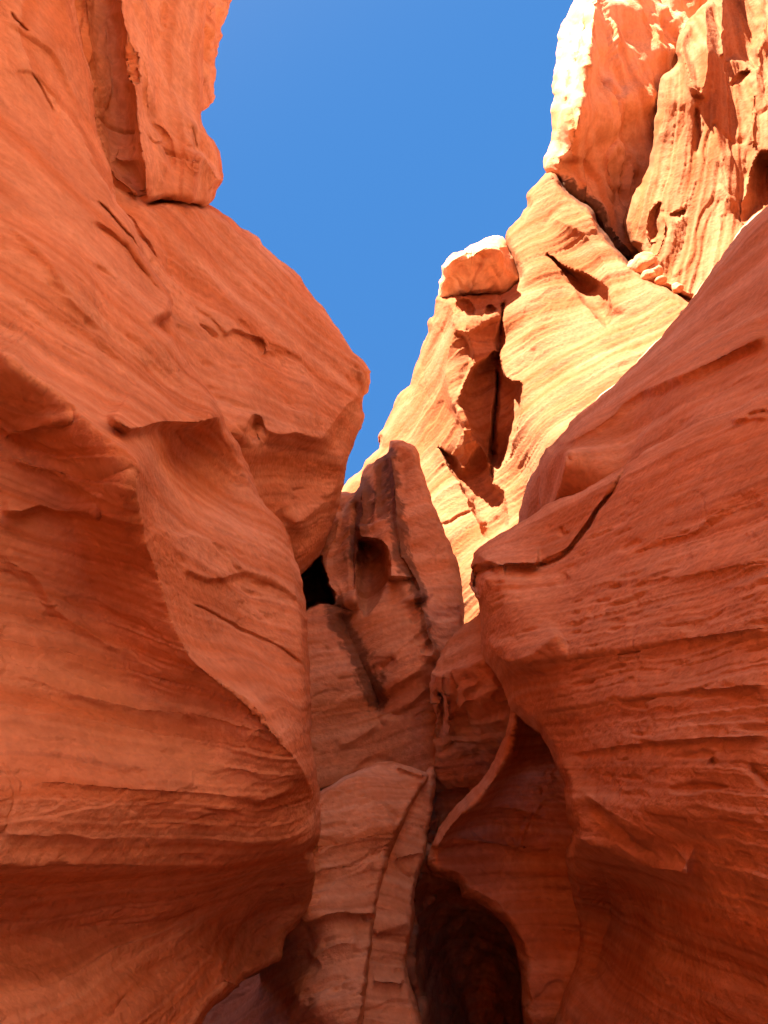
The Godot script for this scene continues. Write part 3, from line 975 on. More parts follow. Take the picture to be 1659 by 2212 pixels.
	rock("striated_fin", "sunlit fin with fine vertical striations standing before the shaded cliff", "rock fin", {
		"outline": join([z("D", [1440, -520, 1400, -100, 1385, 0, 1330, 60, 1270, 140, 1243, 220, 1250, 280, 1180, 355, 1166, 450, 1150, 560, 1137, 690, 1110, 780, 1060, 860, 1025, 940, 1010, 1020, 1040, 1090, 1085, 1150, 1075, 1200, 1120, 1270, 1250, 1330, 1400, 1400]), z("V", [1700, 760, 1950, 600, 1950, -250])]),
		"parts": [["niche", z("D", [1470, -300, 1640, -300, 1640, 120, 1615, 220, 1612, 310, 1540, 280, 1465, 260, 1455, 100])]],
		"depth": [[1560, -240, 18.5], [1800, -240, 17.0], [1530, 0, 16.6], [1600, 0, 16.6], [1760, 0, 15.5], [1465, 110, 15.6], [1530, 110, 15.2], [1600, 130, 15.6], [1750, 150, 14.4], [1430, 200, 15.2], [1500, 220, 14.8], [1560, 250, 15.0], [1640, 250, 14.6], [1415, 330, 15.2], [1480, 350, 14.6], [1560, 380, 14.4], [1640, 380, 14.2], [1360, 480, 15.2], [1420, 480, 14.5], [1500, 480, 14.2], [1600, 480, 13.8], [1380, 560, 14.8], [1450, 590, 13.8], [1540, 620, 13.2], [1750, 500, 12.6], [1700, 700, 12.0], [1900, 300, 12.5]],
		"carve": [
			[0.4, 22.0, 40.0, z("D", [1375, 0, 1385, 150, 1390, 300, 1370, 400, 1345, 440]), 0.06],
			[0.25, 20.0, 20.0, z("D", [1300, 90, 1270, 200, 1300, 330, 1340, 430]), 0.1],
			[0.35, 30.0, 14.0, z("D", [1450, -200, 1455, 0, 1465, 150, 1470, 260]), 0.05],
			[0.35, 50.0, 12.0, z("D", [1190, 960, 1180, 1060, 1150, 1130, 1120, 1170]), 0.1],
			[-0.2, 8.0, 8.0, z("D", [1330, 470, 1345, 600, 1335, 700]), 0.2],
			[0.3, 60.0, 50.0, z("D", [1440, 420, 1420, 560, 1450, 700, 1480, 850, 1500, 980]), 0.2],
			[0.25, 20.0, 20.0, z("D", [1659, 140, 1620, 230, 1600, 400, 1590, 560, 1585, 680]), 0.1],
		],
		"pits": [[0.9, 26.0, z("D", [1470, -200, 1640, -200, 1640, 120, 1615, 220, 1612, 310, 1540, 280, 1465, 260, 1455, 100])],
			[0.25, 14.0, z("D", [1490, 370, 1540, 320, 1590, 320, 1560, 360, 1500, 385])],
			[0.7, 26.0, z("D", [1610, 690, 1700, 680, 1800, 760, 1760, 960, 1640, 960, 1560, 990, 1570, 880])],
			[0.35, 18.0, z("D", [1120, 1000, 1140, 930, 1180, 910, 1185, 990, 1170, 1060, 1130, 1075])],
			[0.2, 12.0, z("D", [1215, 960, 1290, 940, 1270, 990, 1230, 1000])]],
		"beds": [[0.0, z("D", [1190, 380, 1170, 600, 1110, 850, 1050, 1000])], [0.7, z("D", [1330, 480, 1335, 700, 1290, 950, 1180, 1130])], [1.3, z("D", [1440, 440, 1440, 700, 1440, 950, 1380, 1150])], [1.8, z("D", [1560, 440, 1540, 700, 1530, 950])]],
		"c1": SUN_DIMMED_DARK, "c2": SUN_DIMMED, "bed_amp": 0.06, "bed_freq": 8.0, "even": 0.7, "pock": 0.02, "lumps": 0.025, "lump_freq": 0.7, "jitter": 2.0, "round": 14.0, "round_depth": 0.6, "rough": 0.02, "rough_freq": 3.0, "thick": 4.0})

	rock("shadow_strip", "shaded strip at the foot of the sunlit wall, its shadow line shaped as a separate rock", "rock slope", {
		"outline": z("G", [520, 760, 540, 680, 550, 610, 575, 520, 600, 470, 635, 430, 720, 380, 800, 600, 700, 760]),  # separate rock added for the part of the sunlit wall in shadow
		"depth": [[1120, 1130, 9.6], [1130, 1070, 9.4], [1160, 1000, 8.8], [1200, 990, 8.0], [1230, 1090, 7.6], [1190, 1150, 8.0]],
		"bed_dir": Vector3(0.3, 1, 0), "c1": RED, "c2": PINK, "bed_amp": 0.02, "bed_freq": 5.0, "round": 20.0, "round_depth": 0.5, "thick": 2.0})

	rock("rock_slope", "long dusky red slope with a dark notched end above the jutting nose", "rock slope", {
		"outline": join([z("D", [2180, 600, 1900, 760, 1659, 925, 1600, 975, 1540, 1030, 1500, 1090, 1450, 1160, 1400, 1225, 1330, 1330, 1270, 1410, 1200, 1490, 1120, 1580, 1050, 1650]),
			z("G", [1040, 0, 980, 60, 900, 130, 830, 190, 780, 240, 745, 285, 690, 340, 662, 360, 640, 400, 628, 450, 625, 530, 612, 580, 622, 640, 640, 760, 900, 760, 1400, 500, 2200, 300])]),
		"parts": [["notched_end", z("G", [655, 350, 755, 345, 760, 430, 735, 510, 700, 590, 640, 660, 600, 650, 600, 500])]],
		"depth": [[1900, 300, 6.0], [1800, 380, 6.6], [1659, 460, 7.2], [1580, 540, 7.6], [1480, 660, 7.8], [1380, 780, 7.8], [1280, 880, 7.8], [1200, 960, 8.0], [1170, 1000, 8.2], [1165, 1090, 8.4],
			[1900, 600, 4.8], [1659, 650, 5.8], [1560, 720, 6.2], [1400, 860, 6.6], [1300, 940, 6.8], [1230, 980, 7.0], [1220, 1080, 7.2],
			[1659, 800, 4.9], [1500, 880, 5.4], [1350, 1000, 6.2], [1300, 1150, 6.4], [1600, 1000, 4.6], [1900, 800, 4.0]],
		"carve": [
			[0.22, 70.0, 22.0, z("G", [690, 350, 760, 320, 860, 270, 950, 210, 1060, 120, 1180, 70, 1300, 20, 1450, -60, 1659, -150]), 0.06],
			[0.45, 50.0, 30.0, z("G", [755, 345, 760, 430, 735, 510, 700, 590, 640, 650]), 0.12],
			[-0.06, 6.0, 6.0, z("G", [750, 400, 765, 390, 775, 430]), 0.2],
			[-0.05, 20.0, 30.0, z("G", [900, 330, 1100, 250, 1300, 150, 1659, 20]), 0.2],
		],
		"beds": [[0.0, z("G", [760, 340, 950, 230, 1200, 100, 1450, 0])], [-0.4, z("G", [790, 470, 1000, 350, 1300, 210, 1659, 80])], [0.5, z("G", [950, 120, 1200, -60, 1500, -250])]],
		"c1": RED, "c2": PINK, "bed_amp": 0.022, "bed_freq": 6.0, "lumps": 0.05, "round": 26.0, "round_depth": 0.6, "flake": 0.006, "rough": 0.004, "rough_freq": 8.0, "thick": 2.5})

	rock("jutting_nose", "massive red nose of banded rock jutting out over the dark passage", "rock face", {
		"outline": join([z("G", [2250, -120, 1900, 20, 1659, 103, 1600, 130, 1500, 190, 1350, 240, 1200, 320, 1100, 380, 1000, 450, 900, 510, 800, 560, 700, 600, 620, 648, 535, 702, 480, 732, 400, 782, 346, 825, 336, 870, 318, 930, 322, 980, 345, 1030, 366, 1060, 368, 1150, 371, 1250, 376, 1300, 420, 1360, 460, 1420, 500, 1520, 560, 1580, 620, 1640]),
			z("H", [960, 70, 1000, 110, 1040, 180, 1070, 250, 1080, 330, 1100, 390, 1080, 470, 1090, 560, 1105, 660, 1098, 760, 1065, 870, 1040, 948, 1010, 1200, 2050, 1200])]),
		"parts": [["cap_slab", z("G", [330, 800, 320, 900, 400, 903, 450, 888, 540, 883, 640, 883, 690, 863, 740, 838, 800, 768, 850, 698, 890, 638, 930, 588, 970, 538, 1000, 478, 1030, 430, 700, 560])]],
		"depth": [[1900, 740, 3.2], [1659, 850, 3.9], [1500, 900, 4.5], [1350, 980, 5.1], [1200, 1080, 5.8], [1090, 1160, 6.3], [1025, 1200, 6.6],
			[1900, 1000, 2.7], [1659, 1030, 3.3], [1450, 1080, 4.1], [1300, 1140, 4.8], [1150, 1220, 5.4], [1050, 1240, 5.6], [1045, 1330, 5.5],
			[1900, 1300, 2.3], [1659, 1250, 2.8], [1450, 1280, 3.5], [1300, 1310, 4.1], [1180, 1340, 4.6], [1080, 1400, 5.0], [1045, 1420, 5.6],
			[1659, 1450, 2.6], [1450, 1450, 3.2], [1300, 1480, 3.8], [1180, 1500, 4.4], [1100, 1520, 5.0],
			[1900, 1650, 2.1], [1659, 1650, 2.5], [1450, 1640, 3.0], [1300, 1650, 3.6], [1220, 1680, 4.1],
			[1659, 1820, 2.45], [1480, 1830, 2.95], [1350, 1830, 3.4], [1260, 1800, 3.8],
			[1900, 2000, 2.1], [1659, 2000, 2.5], [1500, 2000, 3.05], [1400, 1980, 3.85], [1330, 1950, 4.5], [1240, 2000, 5.0],
			[1659, 2212, 2.6], [1450, 2212, 3.2], [1300, 2212, 3.9], [1200, 2212, 4.5], [1900, 2400, 2.2], [1400, 2400, 3.4]],
		"pits": [[0.3, 12.0, z("G", [322, 905, 345, 880, 400, 884, 436, 893, 392, 912, 372, 950, 364, 1040, 340, 1015, 326, 960])]],
		"carve": [
			# beak: crack under the cap slab, dark broken tip
			[-0.14, 6.0, 8.0, z("G", [400, 905, 450, 890, 540, 885, 640, 885, 690, 865, 740, 840, 800, 770, 850, 700, 890, 640, 930, 590, 970, 540, 1000, 480, 1030, 430]), 0.06],
			[-0.34, 16.0, 20.0, z("G", [330, 1000, 350, 930, 380, 905, 440, 895]), 0.1],
			[0.22, 40.0, 12.0, z("G", [345, 830, 390, 862, 450, 880, 540, 876, 640, 876]), 0.1],
			[0.10, 14.0, 50.0, z("G", [372, 930, 420, 900, 480, 892]), 0.1],
			[-0.05, 5.0, 6.0, z("G", [620, 885, 680, 855, 740, 825, 800, 812]), 0.2],
			[-0.05, 5.0, 6.0, z("G", [720, 705, 725, 740, 760, 735]), 0.2],
			[0.16, 50.0, 60.0, z("G", [390, 1200, 430, 1270, 480, 1310, 560, 1305, 640, 1265, 740, 1200]), 0.1],
			[0.035, 34.0, 10.0, z("G", [450, 1365, 540, 1345, 620, 1310, 720, 1288, 900, 1278, 1100, 1245, 1300, 1210, 1659, 1160]), 0.05],
			[0.025, 34.0, 8.0, z("G", [560, 1570, 700, 1530, 900, 1500, 1100, 1470, 1300, 1450, 1659, 1420]), 0.08],
			[0.035, 50.0, 18.0, z("G", [700, 1060, 800, 1010, 900, 965, 1050, 950, 1250, 935, 1400, 900, 1659, 850]), 0.1],
			[-0.05, 34.0, 46.0, z("G", [1000, 860, 1080, 820, 1200, 790, 1350, 730, 1500, 640, 1659, 610]), 0.15],
			[0.04, 60.0, 24.0, z("G", [900, 880, 1030, 830, 1150, 770, 1320, 730, 1400, 650, 1560, 590]), 0.2],
			[-0.08, 26.0, 18.0, z("G", [730, 980, 745, 950, 760, 930]), 0.3],
			[0.06, 40.0, 12.0, z("G", [1480, 235, 1560, 215, 1659, 205]), 0.2],
			[-0.06, 8.0, 8.0, z("G", [1560, 215, 1610, 200, 1659, 190]), 0.2],
			# the lower lip of the nose and the undercut below it
			[0.22, 60.0, 40.0, z("H", [1040, 180, 1075, 260, 1085, 330, 1112, 400, 1160, 440, 1215, 460, 1290, 490, 1360, 505, 1450, 512]), 0.06],
			[0.04, 40.0, 8.0, z("H", [1040, 170, 1120, 160, 1250, 140, 1400, 125, 1659, 115]), 0.1],
			[0.05, 40.0, 34.0, z("H", [1090, 240, 1150, 300, 1220, 350, 1300, 400, 1380, 440, 1440, 500]), 0.15],
			[-0.07, 10.0, 24.0, z("H", [1120, 290, 1190, 350, 1260, 420, 1330, 460]), 0.2],
			[-0.25, 70.0, 80.0, z("H", [1180, 480, 1200, 600, 1180, 720, 1140, 860]), 0.2],
			[0.10, 70.0, 60.0, z("H", [1340, 520, 1350, 640, 1330, 760, 1400, 850]), 0.2],
			[-0.04, 8.0, 16.0, z("H", [1490, 180, 1510, 200]), 0.3], [-0.05, 14.0, 20.0, z("H", [1600, 190, 1640, 230, 1680, 260]), 0.3],
		],
		"beds": [[0.0, z("G", [460, 1360, 700, 1290, 1000, 1255, 1300, 1210, 1659, 1165])], [-0.35, z("G", [560, 1570, 900, 1490, 1300, 1450, 1659, 1420])], [0.5, z("G", [700, 1060, 900, 970, 1200, 930, 1659, 850])], [1.1, z("G", [520, 850, 800, 740, 1100, 600, 1500, 420, 1659, 370])], [-0.7, z("H", [1080, 170, 1300, 145, 1659, 120])], [-1.15, z("H", [1100, 400, 1350, 390, 1659, 380])]],
		"c1": RED, "c2": PINK, "bed_amp": 0.02, "bed_freq": 9.0, "lumps": 0.025, "round": 20.0, "round_depth": 0.3, "rough": 0.003, "flake": 0.005, "rough_freq": 14.0, "thick": 1.6})

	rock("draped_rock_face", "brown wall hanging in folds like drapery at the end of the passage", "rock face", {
		"outline": z("F", [625, 66, 660, 72, 700, 72, 770, 104, 790, 150, 800, 190, 830, 300, 870, 420, 930, 580, 980, 680, 1020, 800, 1050, 950, 1062, 1080, 1066, 1170, 1150, 1350, 1050, 1700, 1000, 2200, 600, 2500, 60, 2400, -60, 1800, -100, 1100, 0, 700, 180, 500, 300, 380, 330, 372, 400, 376, 435, 330, 450, 240, 520, 190, 570, 155, 615, 130]),  # upper outline follows a cast shadow edge across one continuous wall
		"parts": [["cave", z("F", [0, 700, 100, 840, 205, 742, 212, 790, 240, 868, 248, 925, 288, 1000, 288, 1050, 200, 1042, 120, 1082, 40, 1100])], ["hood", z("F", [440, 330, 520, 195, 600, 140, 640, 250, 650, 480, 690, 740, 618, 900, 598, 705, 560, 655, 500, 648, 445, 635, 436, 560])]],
		"depth": [[870, 955, 10.4], [830, 980, 10.6], [780, 1030, 10.8], [740, 1070, 10.7], [900, 1000, 10.2], [940, 1130, 9.6], [980, 1210, 9.2], [1000, 1300, 8.8], [1003, 1345, 8.6],
			[860, 1100, 9.6], [880, 1250, 8.7], [940, 1300, 8.5], [760, 1150, 9.8], [700, 1200, 9.6], [650, 1180, 9.8], [800, 1200, 9.2], [760, 1350, 8.2], [840, 1350, 8.1], [680, 1400, 7.8], [900, 1420, 7.8], [800, 1500, 7.8], [700, 1550, 7.5], [900, 1550, 7.8], [820, 1650, 7.6], [700, 1700, 7.3], [920, 1680, 7.6], [600, 1600, 7.2], [700, 1800, 7.3], [950, 1800, 7.6], [600, 1300, 8.4]],
		"carve": [
			[0.45, 26.0, 60.0, z("F", [615, 130, 640, 250, 650, 420, 670, 600, 700, 740, 760, 860, 800, 960, 820, 1040]), 0.04],
			[-0.22, 40.0, 30.0, z("F", [590, 140, 610, 250, 625, 420, 645, 560, 680, 720, 740, 860, 800, 1000]), 0.05],
			[0.35, 18.0, 60.0, z("F", [440, 330, 450, 450, 436, 560, 418, 760, 410, 900, 408, 1080]), 0.08],
			[-0.25, 24.0, 14.0, z("F", [420, 420, 405, 600, 400, 760, 402, 1000]), 0.1],
			[0.14, 26.0, 26.0, z("F", [520, 200, 520, 350, 520, 500, 530, 630]), 0.2], [-0.10, 16.0, 16.0, z("F", [560, 170, 560, 350, 570, 520]), 0.2],
			[0.5, 60.0, 10.0, z("F", [436, 560, 445, 635, 500, 648, 560, 655, 598, 705, 612, 780, 618, 900]), 0.04],
			[0.18, 16.0, 30.0, z("F", [330, 480, 290, 640, 240, 760, 250, 900, 300, 1000]), 0.1],
			[-0.12, 16.0, 16.0, z("F", [330, 420, 320, 560, 270, 720]), 0.2],
			[0.10, 10.0, 20.0, z("F", [270, 860, 310, 920, 340, 1010]), 0.2],
			[-0.24, 70.0, 46.0, z("F", [310, 1080, 380, 1250, 440, 1380, 510, 1530, 545, 1640, 550, 1760]), 0.12],
			[0.08, 60.0, 16.0, z("F", [550, 1600, 640, 1530, 740, 1470, 830, 1400, 870, 1330]), 0.1],
			[0.08, 60.0, 16.0, z("F", [560, 1760, 650, 1680, 760, 1620, 850, 1540]), 0.1],
			[-0.08, 14.0, 20.0, z("F", [740, 1160, 790, 1110, 825, 1080]), 0.2],
			[-0.08, 14.0, 22.0, z("F", [770, 1270, 815, 1220, 845, 1210]), 0.2],
			[-0.09, 16.0, 22.0, z("F", [820, 1340, 850, 1290, 875, 1260]), 0.2],
			[-0.1, 16.0, 18.0, z("F", [560, 1440, 620, 1390, 655, 1370]), 0.2],
			[0.06, 50.0, 16.0, z("F", [300, 1900, 400, 1860, 480, 1810, 555, 1750]), 0.15],
			[0.25, 30.0, 40.0, z("F", [800, 1020, 830, 1120, 850, 1230, 880, 1300, 870, 1400]), 0.15],
		],
		"pits": [[3.5, 16.0, z("F", [0, 700, 100, 840, 205, 742, 212, 790, 240, 868, 248, 925, 288, 1000, 288, 1050, 200, 1042, 120, 1082, 40, 1100])],
			[0.6, 44.0, z("F", [425, 690, 448, 645, 510, 654, 560, 664, 594, 712, 610, 790, 610, 880, 590, 960, 540, 1060, 480, 1130, 420, 1060])]],
		"stains": [[VARNISH, 0.65, 26.0, z("F", [470, 330, 450, 450, 432, 600, 418, 760])], [VARNISH, 0.6, 18.0, z("F", [560, 180, 562, 350, 570, 500])], [VARNISH, 0.7, 30.0, z("F", [300, 1080, 350, 1180, 400, 1270, 450, 1380, 510, 1500, 540, 1600])], [VARNISH, 0.7, 20.0, z("F", [620, 150, 640, 300, 650, 450, 668, 600, 710, 760, 770, 900, 805, 1000])], [VARNISH, 0.6, 14.0, z("F", [800, 1010, 830, 1110, 850, 1230, 870, 1290])]],
		"beds": [[0.0, z("F", [560, 1580, 700, 1490, 850, 1380])], [-0.4, z("F", [580, 1750, 700, 1660, 850, 1560])], [0.7, z("F", [640, 1250, 740, 1170, 820, 1080])], [2.6, z("F", [650, 380, 740, 330, 830, 310])], [1.7, z("F", [700, 800, 800, 780, 980, 700])], [-0.5, z("F", [150, 1900, 250, 1900, 400, 1850])], [0.6, z("F", [150, 1380, 250, 1340, 380, 1310])]],
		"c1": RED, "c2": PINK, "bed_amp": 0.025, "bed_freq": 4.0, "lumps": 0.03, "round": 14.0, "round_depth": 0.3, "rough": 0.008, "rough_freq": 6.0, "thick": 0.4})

	rock("rock_hump", "mauve rounded hump with a dark open joint down its right side", "rock outcrop", {
		"outline": z("H", [340, 300, 358, 286, 420, 246, 480, 216, 530, 191, 580, 190, 640, 212, 682, 226, 668, 256, 636, 305, 598, 385, 573, 445, 553, 515, 538, 585, 523, 682, 503, 795, 488, 960, 480, 1150, -100, 1150, -50, 800, 150, 500]),
		"depth": [[560, 1800, 5.1], [690, 1720, 5.4], [760, 1680, 5.8], [840, 1650, 6.2], [925, 1672, 6.2], [700, 1800, 5.1], [800, 1760, 5.4], [870, 1760, 5.6], [700, 1900, 4.9], [820, 1880, 5.15], [650, 1960, 4.75], [780, 1970, 4.85], [810, 1985, 4.9], [600, 2060, 5.2], [690, 2060, 4.65], [800, 2060, 4.65], [480, 2150, 6.2], [560, 2120, 5.6], [640, 2150, 4.5], [780, 2180, 4.35], [500, 2350, 5.6], [780, 2350, 4.1]],
		"carve": [
			[0.03, 90.0, 30.0, z("H", [345, 435, 420, 425, 500, 405, 590, 380]), 0.05],
			[0.03, 50.0, 40.0, z("H", [350, 505, 430, 490, 540, 475]), 0.1],
			[0.07, 80.0, 14.0, z("H", [310, 660, 360, 640, 430, 625, 470, 632, 528, 628]), 0.05],
			[0.06, 50.0, 40.0, z("H", [330, 770, 360, 740, 420, 715, 480, 715]), 0.15],
			[0.12, 20.0, 10.0, z("H", [570, 192, 630, 215, 675, 230]), 0.2],
		],
		"beds": [[0.0, z("H", [360, 432, 480, 410, 590, 380])], [0.45, z("H", [360, 330, 480, 290, 630, 255])], [-0.9, z("H", [340, 645, 430, 625, 525, 625])], [-0.35, z("H", [350, 530, 450, 510, 540, 500])]],
		"c1": RED, "c2": PINK, "bed_amp": 0.02, "bed_freq": 6.0, "lumps": 0.05, "round": 10.0, "round_depth": 0.25, "rough": 0.008, "rough_freq": 8.0, "thick": 1.6})

	rock("rock_slab", "leaning mauve slab beside the open joint next to the dark hollow", "rock slab", {
		"outline": z("H", [684, 205, 694, 240, 690, 330, 678, 390, 674, 440, 664, 484, 640, 560, 632, 640, 612, 770, 632, 850, 662, 950, 720, 1150, 440, 1150, 470, 900, 490, 700, 520, 560, 550, 430, 600, 330, 650, 250]),
		"depth": [[930, 1670, 6.35], [935, 1750, 6.0], [880, 1800, 5.65], [920, 1830, 5.7], [840, 1950, 5.15], [900, 1920, 5.35], [800, 2080, 4.8], [880, 2080, 4.95], [790, 2200, 4.5], [900, 2200, 4.6], [800, 2360, 4.25], [940, 2360, 4.3]],
		"carve": [[0.05, 40.0, 16.0, z("H", [520, 690, 560, 670, 620, 655]), 0.1], [0.06, 30.0, 24.0, z("H", [510, 820, 560, 825, 610, 830]), 0.1], [0.04, 30.0, 10.0, z("H", [580, 470, 620, 460, 665, 450]), 0.1]],
		"beds": [[0.0, z("H", [590, 480, 660, 440])], [0.5, z("H", [630, 370, 680, 330])], [-0.8, z("H", [520, 690, 620, 650])]],
		"c1": RED, "c2": PINK, "bed_amp": 0.018, "bed_freq": 5.0, "lumps": 0.04, "round": 8.0, "round_depth": 0.12, "rough": 0.006, "rough_freq": 8.0, "thick": 1.2})

	rock("broken_ledge", "broken red ledge with a pale slanting top squeezed under the nose", "rock ledge", {
		"outline": join([z("F", [1250, 1040, 1165, 1098, 1110, 1140, 1060, 1172, 980, 1255, 940, 1310, 900, 1385, 855, 1470, 850, 1530, 862, 1600, 872, 1660, 886, 1745, 893, 1860, 882, 2000, 800, 2060, 780, 2160]), z("H", [640, 300, 640, 380, 650, 415, 700, 470, 900, 460, 1100, 200, 1050, -60])]),
		"parts": [["top_face", z("F", [850, 1475, 940, 1440, 1060, 1440, 1180, 1385, 1300, 1330, 1250, 1020, 1060, 1160, 980, 1245, 900, 1375])]],
		"depth": [[1070, 1310, 7.6], [1000, 1370, 7.5], [960, 1430, 7.3], [930, 1460, 7.2], [1040, 1430, 6.7], [980, 1480, 6.6], [1080, 1480, 6.2], [930, 1560, 7.2], [1000, 1560, 6.8], [1080, 1560, 6.5], [935, 1680, 7.5], [980, 1680, 7.3], [930, 1800, 7.5], [960, 1780, 7.4], [1100, 1750, 7.0], [1200, 1500, 6.3]],
		"carve": [
			[0.22, 60.0, 40.0, z("F", [855, 1475, 900, 1450, 940, 1440, 1000, 1450, 1060, 1440, 1110, 1420, 1180, 1385, 1260, 1350]), 0.06],
			[0.25, 16.0, 40.0, z("F", [940, 1440, 930, 1530, 945, 1620, 965, 1730, 975, 1850]), 0.1],
			[-0.35, 24.0, 14.0, z("F", [880, 1560, 910, 1640, 915, 1750, 905, 1900]), 0.15],
			[0.07, 14.0, 24.0, z("F", [960, 1760, 1020, 1690, 1060, 1640, 1080, 1600]), 0.2],
			[-0.05, 12.0, 16.0, z("F", [1000, 1560, 1060, 1500, 1140, 1480]), 0.2],
			[-0.05, 12.0, 16.0, z("F", [1050, 1600, 1120, 1570, 1180, 1510]), 0.2],
		],
		"bed_dir": Vector3(-0.25, 1, 0.2), "c1": RED, "c2": PINK, "bed_amp": 0.04, "bed_freq": 5.0, "lumps": 0.05, "lump_freq": 1.2, "jitter": 2.4, "round": 10.0, "round_depth": 0.2, "rough": 0.02, "rough_freq": 5.0, "thick": 1.0})

	rock("curved_fin", "dark curved fin edged by a slender pale crest, arching over a black hollow", "rock fin", {
		"outline": z("H", [930, -60, 912, 25, 906, 90, 880, 160, 830, 245, 760, 315, 712, 372, 682, 442, 672, 482, 690, 515, 760, 540, 772, 580, 805, 590, 880, 640, 920, 700, 940, 760, 946, 850, 950, 960, 960, 1150, 1300, 1150, 1320, 700, 1300, 300, 1060, 0]),
		"parts": [["crest", z("H", [915, 10, 925, 60, 915, 130, 890, 190, 850, 250, 800, 310, 750, 350, 715, 400, 690, 445, 680, 440, 712, 372, 760, 315, 830, 245, 880, 160, 906, 90])]],
		"depth": [[1100, 1500, 5.7], [1100, 1530, 5.6], [1080, 1610, 5.5], [1040, 1690, 5.5], [980, 1750, 5.5], [930, 1840, 5.5], [925, 1880, 5.5], [1130, 1600, 5.8], [1100, 1700, 5.8], [1040, 1780, 5.75], [980, 1850, 5.6], [1000, 1910, 5.4], [1180, 1700, 5.9], [1150, 1830, 5.6], [1080, 1960, 5.3], [1120, 2060, 5.1], [1125, 2200, 4.9], [1200, 1950, 5.3], [1220, 2100, 5.0], [1220, 2300, 4.8], [1350, 1800, 5.4], [1350, 2200, 4.8]],
		"carve": [
			[0.30, 30.0, 22.0, z("H", [925, 20, 930, 60, 918, 120, 900, 175, 868, 235, 820, 297, 768, 345, 726, 395, 696, 445]), 0.03],
			[0.05, 30.0, 14.0, z("H", [760, 335, 850, 320, 950, 330, 1020, 350]), 0.15],
			[0.08, 30.0, 20.0, z("H", [690, 425, 780, 415, 900, 430, 1030, 440]), 0.1],
			[0.06, 30.0, 14.0, z("H", [830, 230, 900, 200, 980, 210]), 0.2],
		],
		"beds": [[0.0, z("H", [760, 335, 850, 310, 1000, 310])], [-0.3, z("H", [710, 420, 850, 405, 1020, 415])], [0.6, z("H", [870, 190, 930, 130, 990, 110])], [-0.9, z("H", [900, 640, 1000, 620, 1090, 640])]],
		"c1": RED, "c2": PINK, "bed_amp": 0.03, "bed_freq": 7.0, "lumps": 0.04, "round": 24.0, "round_depth": 0.25, "rough": 0.006, "rough_freq": 8.0, "thick": 4.5})

	rock("hollow_rock", "dim back wall of the black hollow beneath the curved fin", "rock face", {
		"outline": z("H", [640, 440, 700, 440, 800, 520, 1000, 560, 1050, 800, 1100, 1150, 640, 1150, 640, 900, 590, 770, 600, 640, 620, 540]),
		"depth": [[905, 1835, 6.0], [870, 1950, 6.0], [862, 2080, 5.7], [900, 2220, 5.4], [960, 1960, 6.8], [960, 2080, 7.0], [1010, 1895, 6.1], [1060, 2060, 7.6], [1040, 2200, 7.4], [1160, 1920, 5.8], [1200, 2090, 5.6], [1230, 2350, 5.3], [1000, 2350, 6.4]],
		"carve": [[0.2, 20.0, 26.0, z("H", [665, 500, 640, 570, 640, 650, 625, 760, 650, 860]), 0.1], [0.15, 20.0, 20.0, z("H", [640, 640, 680, 600, 700, 570]), 0.2]],
		"bed_dir": Vector3(0.1, 1, 0.2), "c1": RED, "c2": PINK, "bed_amp": 0.03, "bed_freq": 5.0, "lumps": 0.08, "lump_freq": 1.5, "thick": 1.0})


# loose stones: angular lumps
func stone(x: float, y: float, d: float, size: float, seed_: int, label: String) -> void:
	var st := SurfaceTool.new()
	st.begin(Mesh.PRIMITIVE_TRIANGLES)
	var rng := RandomNumberGenerator.new()
	rng.seed = seed_
	var planes := []
	for i in 9:
		planes.append([Vector3(rng.randfn(), rng.randfn(), rng.randfn()).normalized(), rng.randf_range(0.62, 0.9)])
	var rows := 14
	var cols := 22
	for j in rows + 1:
		for i in cols:
			var a := i / float(cols) * TAU
			var b := (j / float(rows) - 0.5) * PI
			var v := Vector3(cos(a) * cos(b), sin(b), sin(a) * cos(b))
			var len := 1.0
			for p: Array in planes:
				var c: float = v.dot(p[0])
				if c > 0.05:
					len = minf(len, p[1] / c)
			len += nfine.get_noise_3dv(v * 2.0 + Vector3(seed_, 0, 0)) * 0.06
			st.set_color(RED.lerp(PINK, clampf(0.5 + nz.get_noise_3dv(v * 1.5 + Vector3(0, seed_, 0)), 0, 1)))
			st.add_vertex(v * len * Vector3(1, 0.72, 0.9) * size)
	for j in rows:
		for i in cols:
			var p := j * cols + i
			var q := j * cols + (i + 1) % cols
			for k in [p, p + cols, q, q, p + cols, q + cols]:
				st.add_index(k)
	st.generate_normals()
	var o := MeshInstance3D.new()
	o.name = "stone" if not has_node("stone") else "stone_%03d" % seed_
	o.mesh = st.commit()
	o.material_override = rock_mat
	o.position = EYE + ray(x, y) * d
	o.set_meta("label", label)
	o.set_meta("category", "stone")
	o.set_meta("group", "stones caught between the sunlit wall and the striated fin")
	add_child(o, true)

func stones() -> void:
	var many := "small stone caught in the cleft below the striated fin"
	stone(1392.0, 570.0, 13.3, 0.26, 1, "largest pale stone wedged in the cleft below the striated fin")
	stone(1372.0, 574.0, 13.4, 0.16, 2, many)
	stone(1412.0, 588.0, 13.2, 0.17, 3, many)
	stone(1400.0, 596.0, 13.1, 0.14, 4, many)
	stone(1428.0, 606.0, 13.0, 0.13, 5, many)
	stone(1462.0, 622.0, 12.7, 0.12, 6, many)

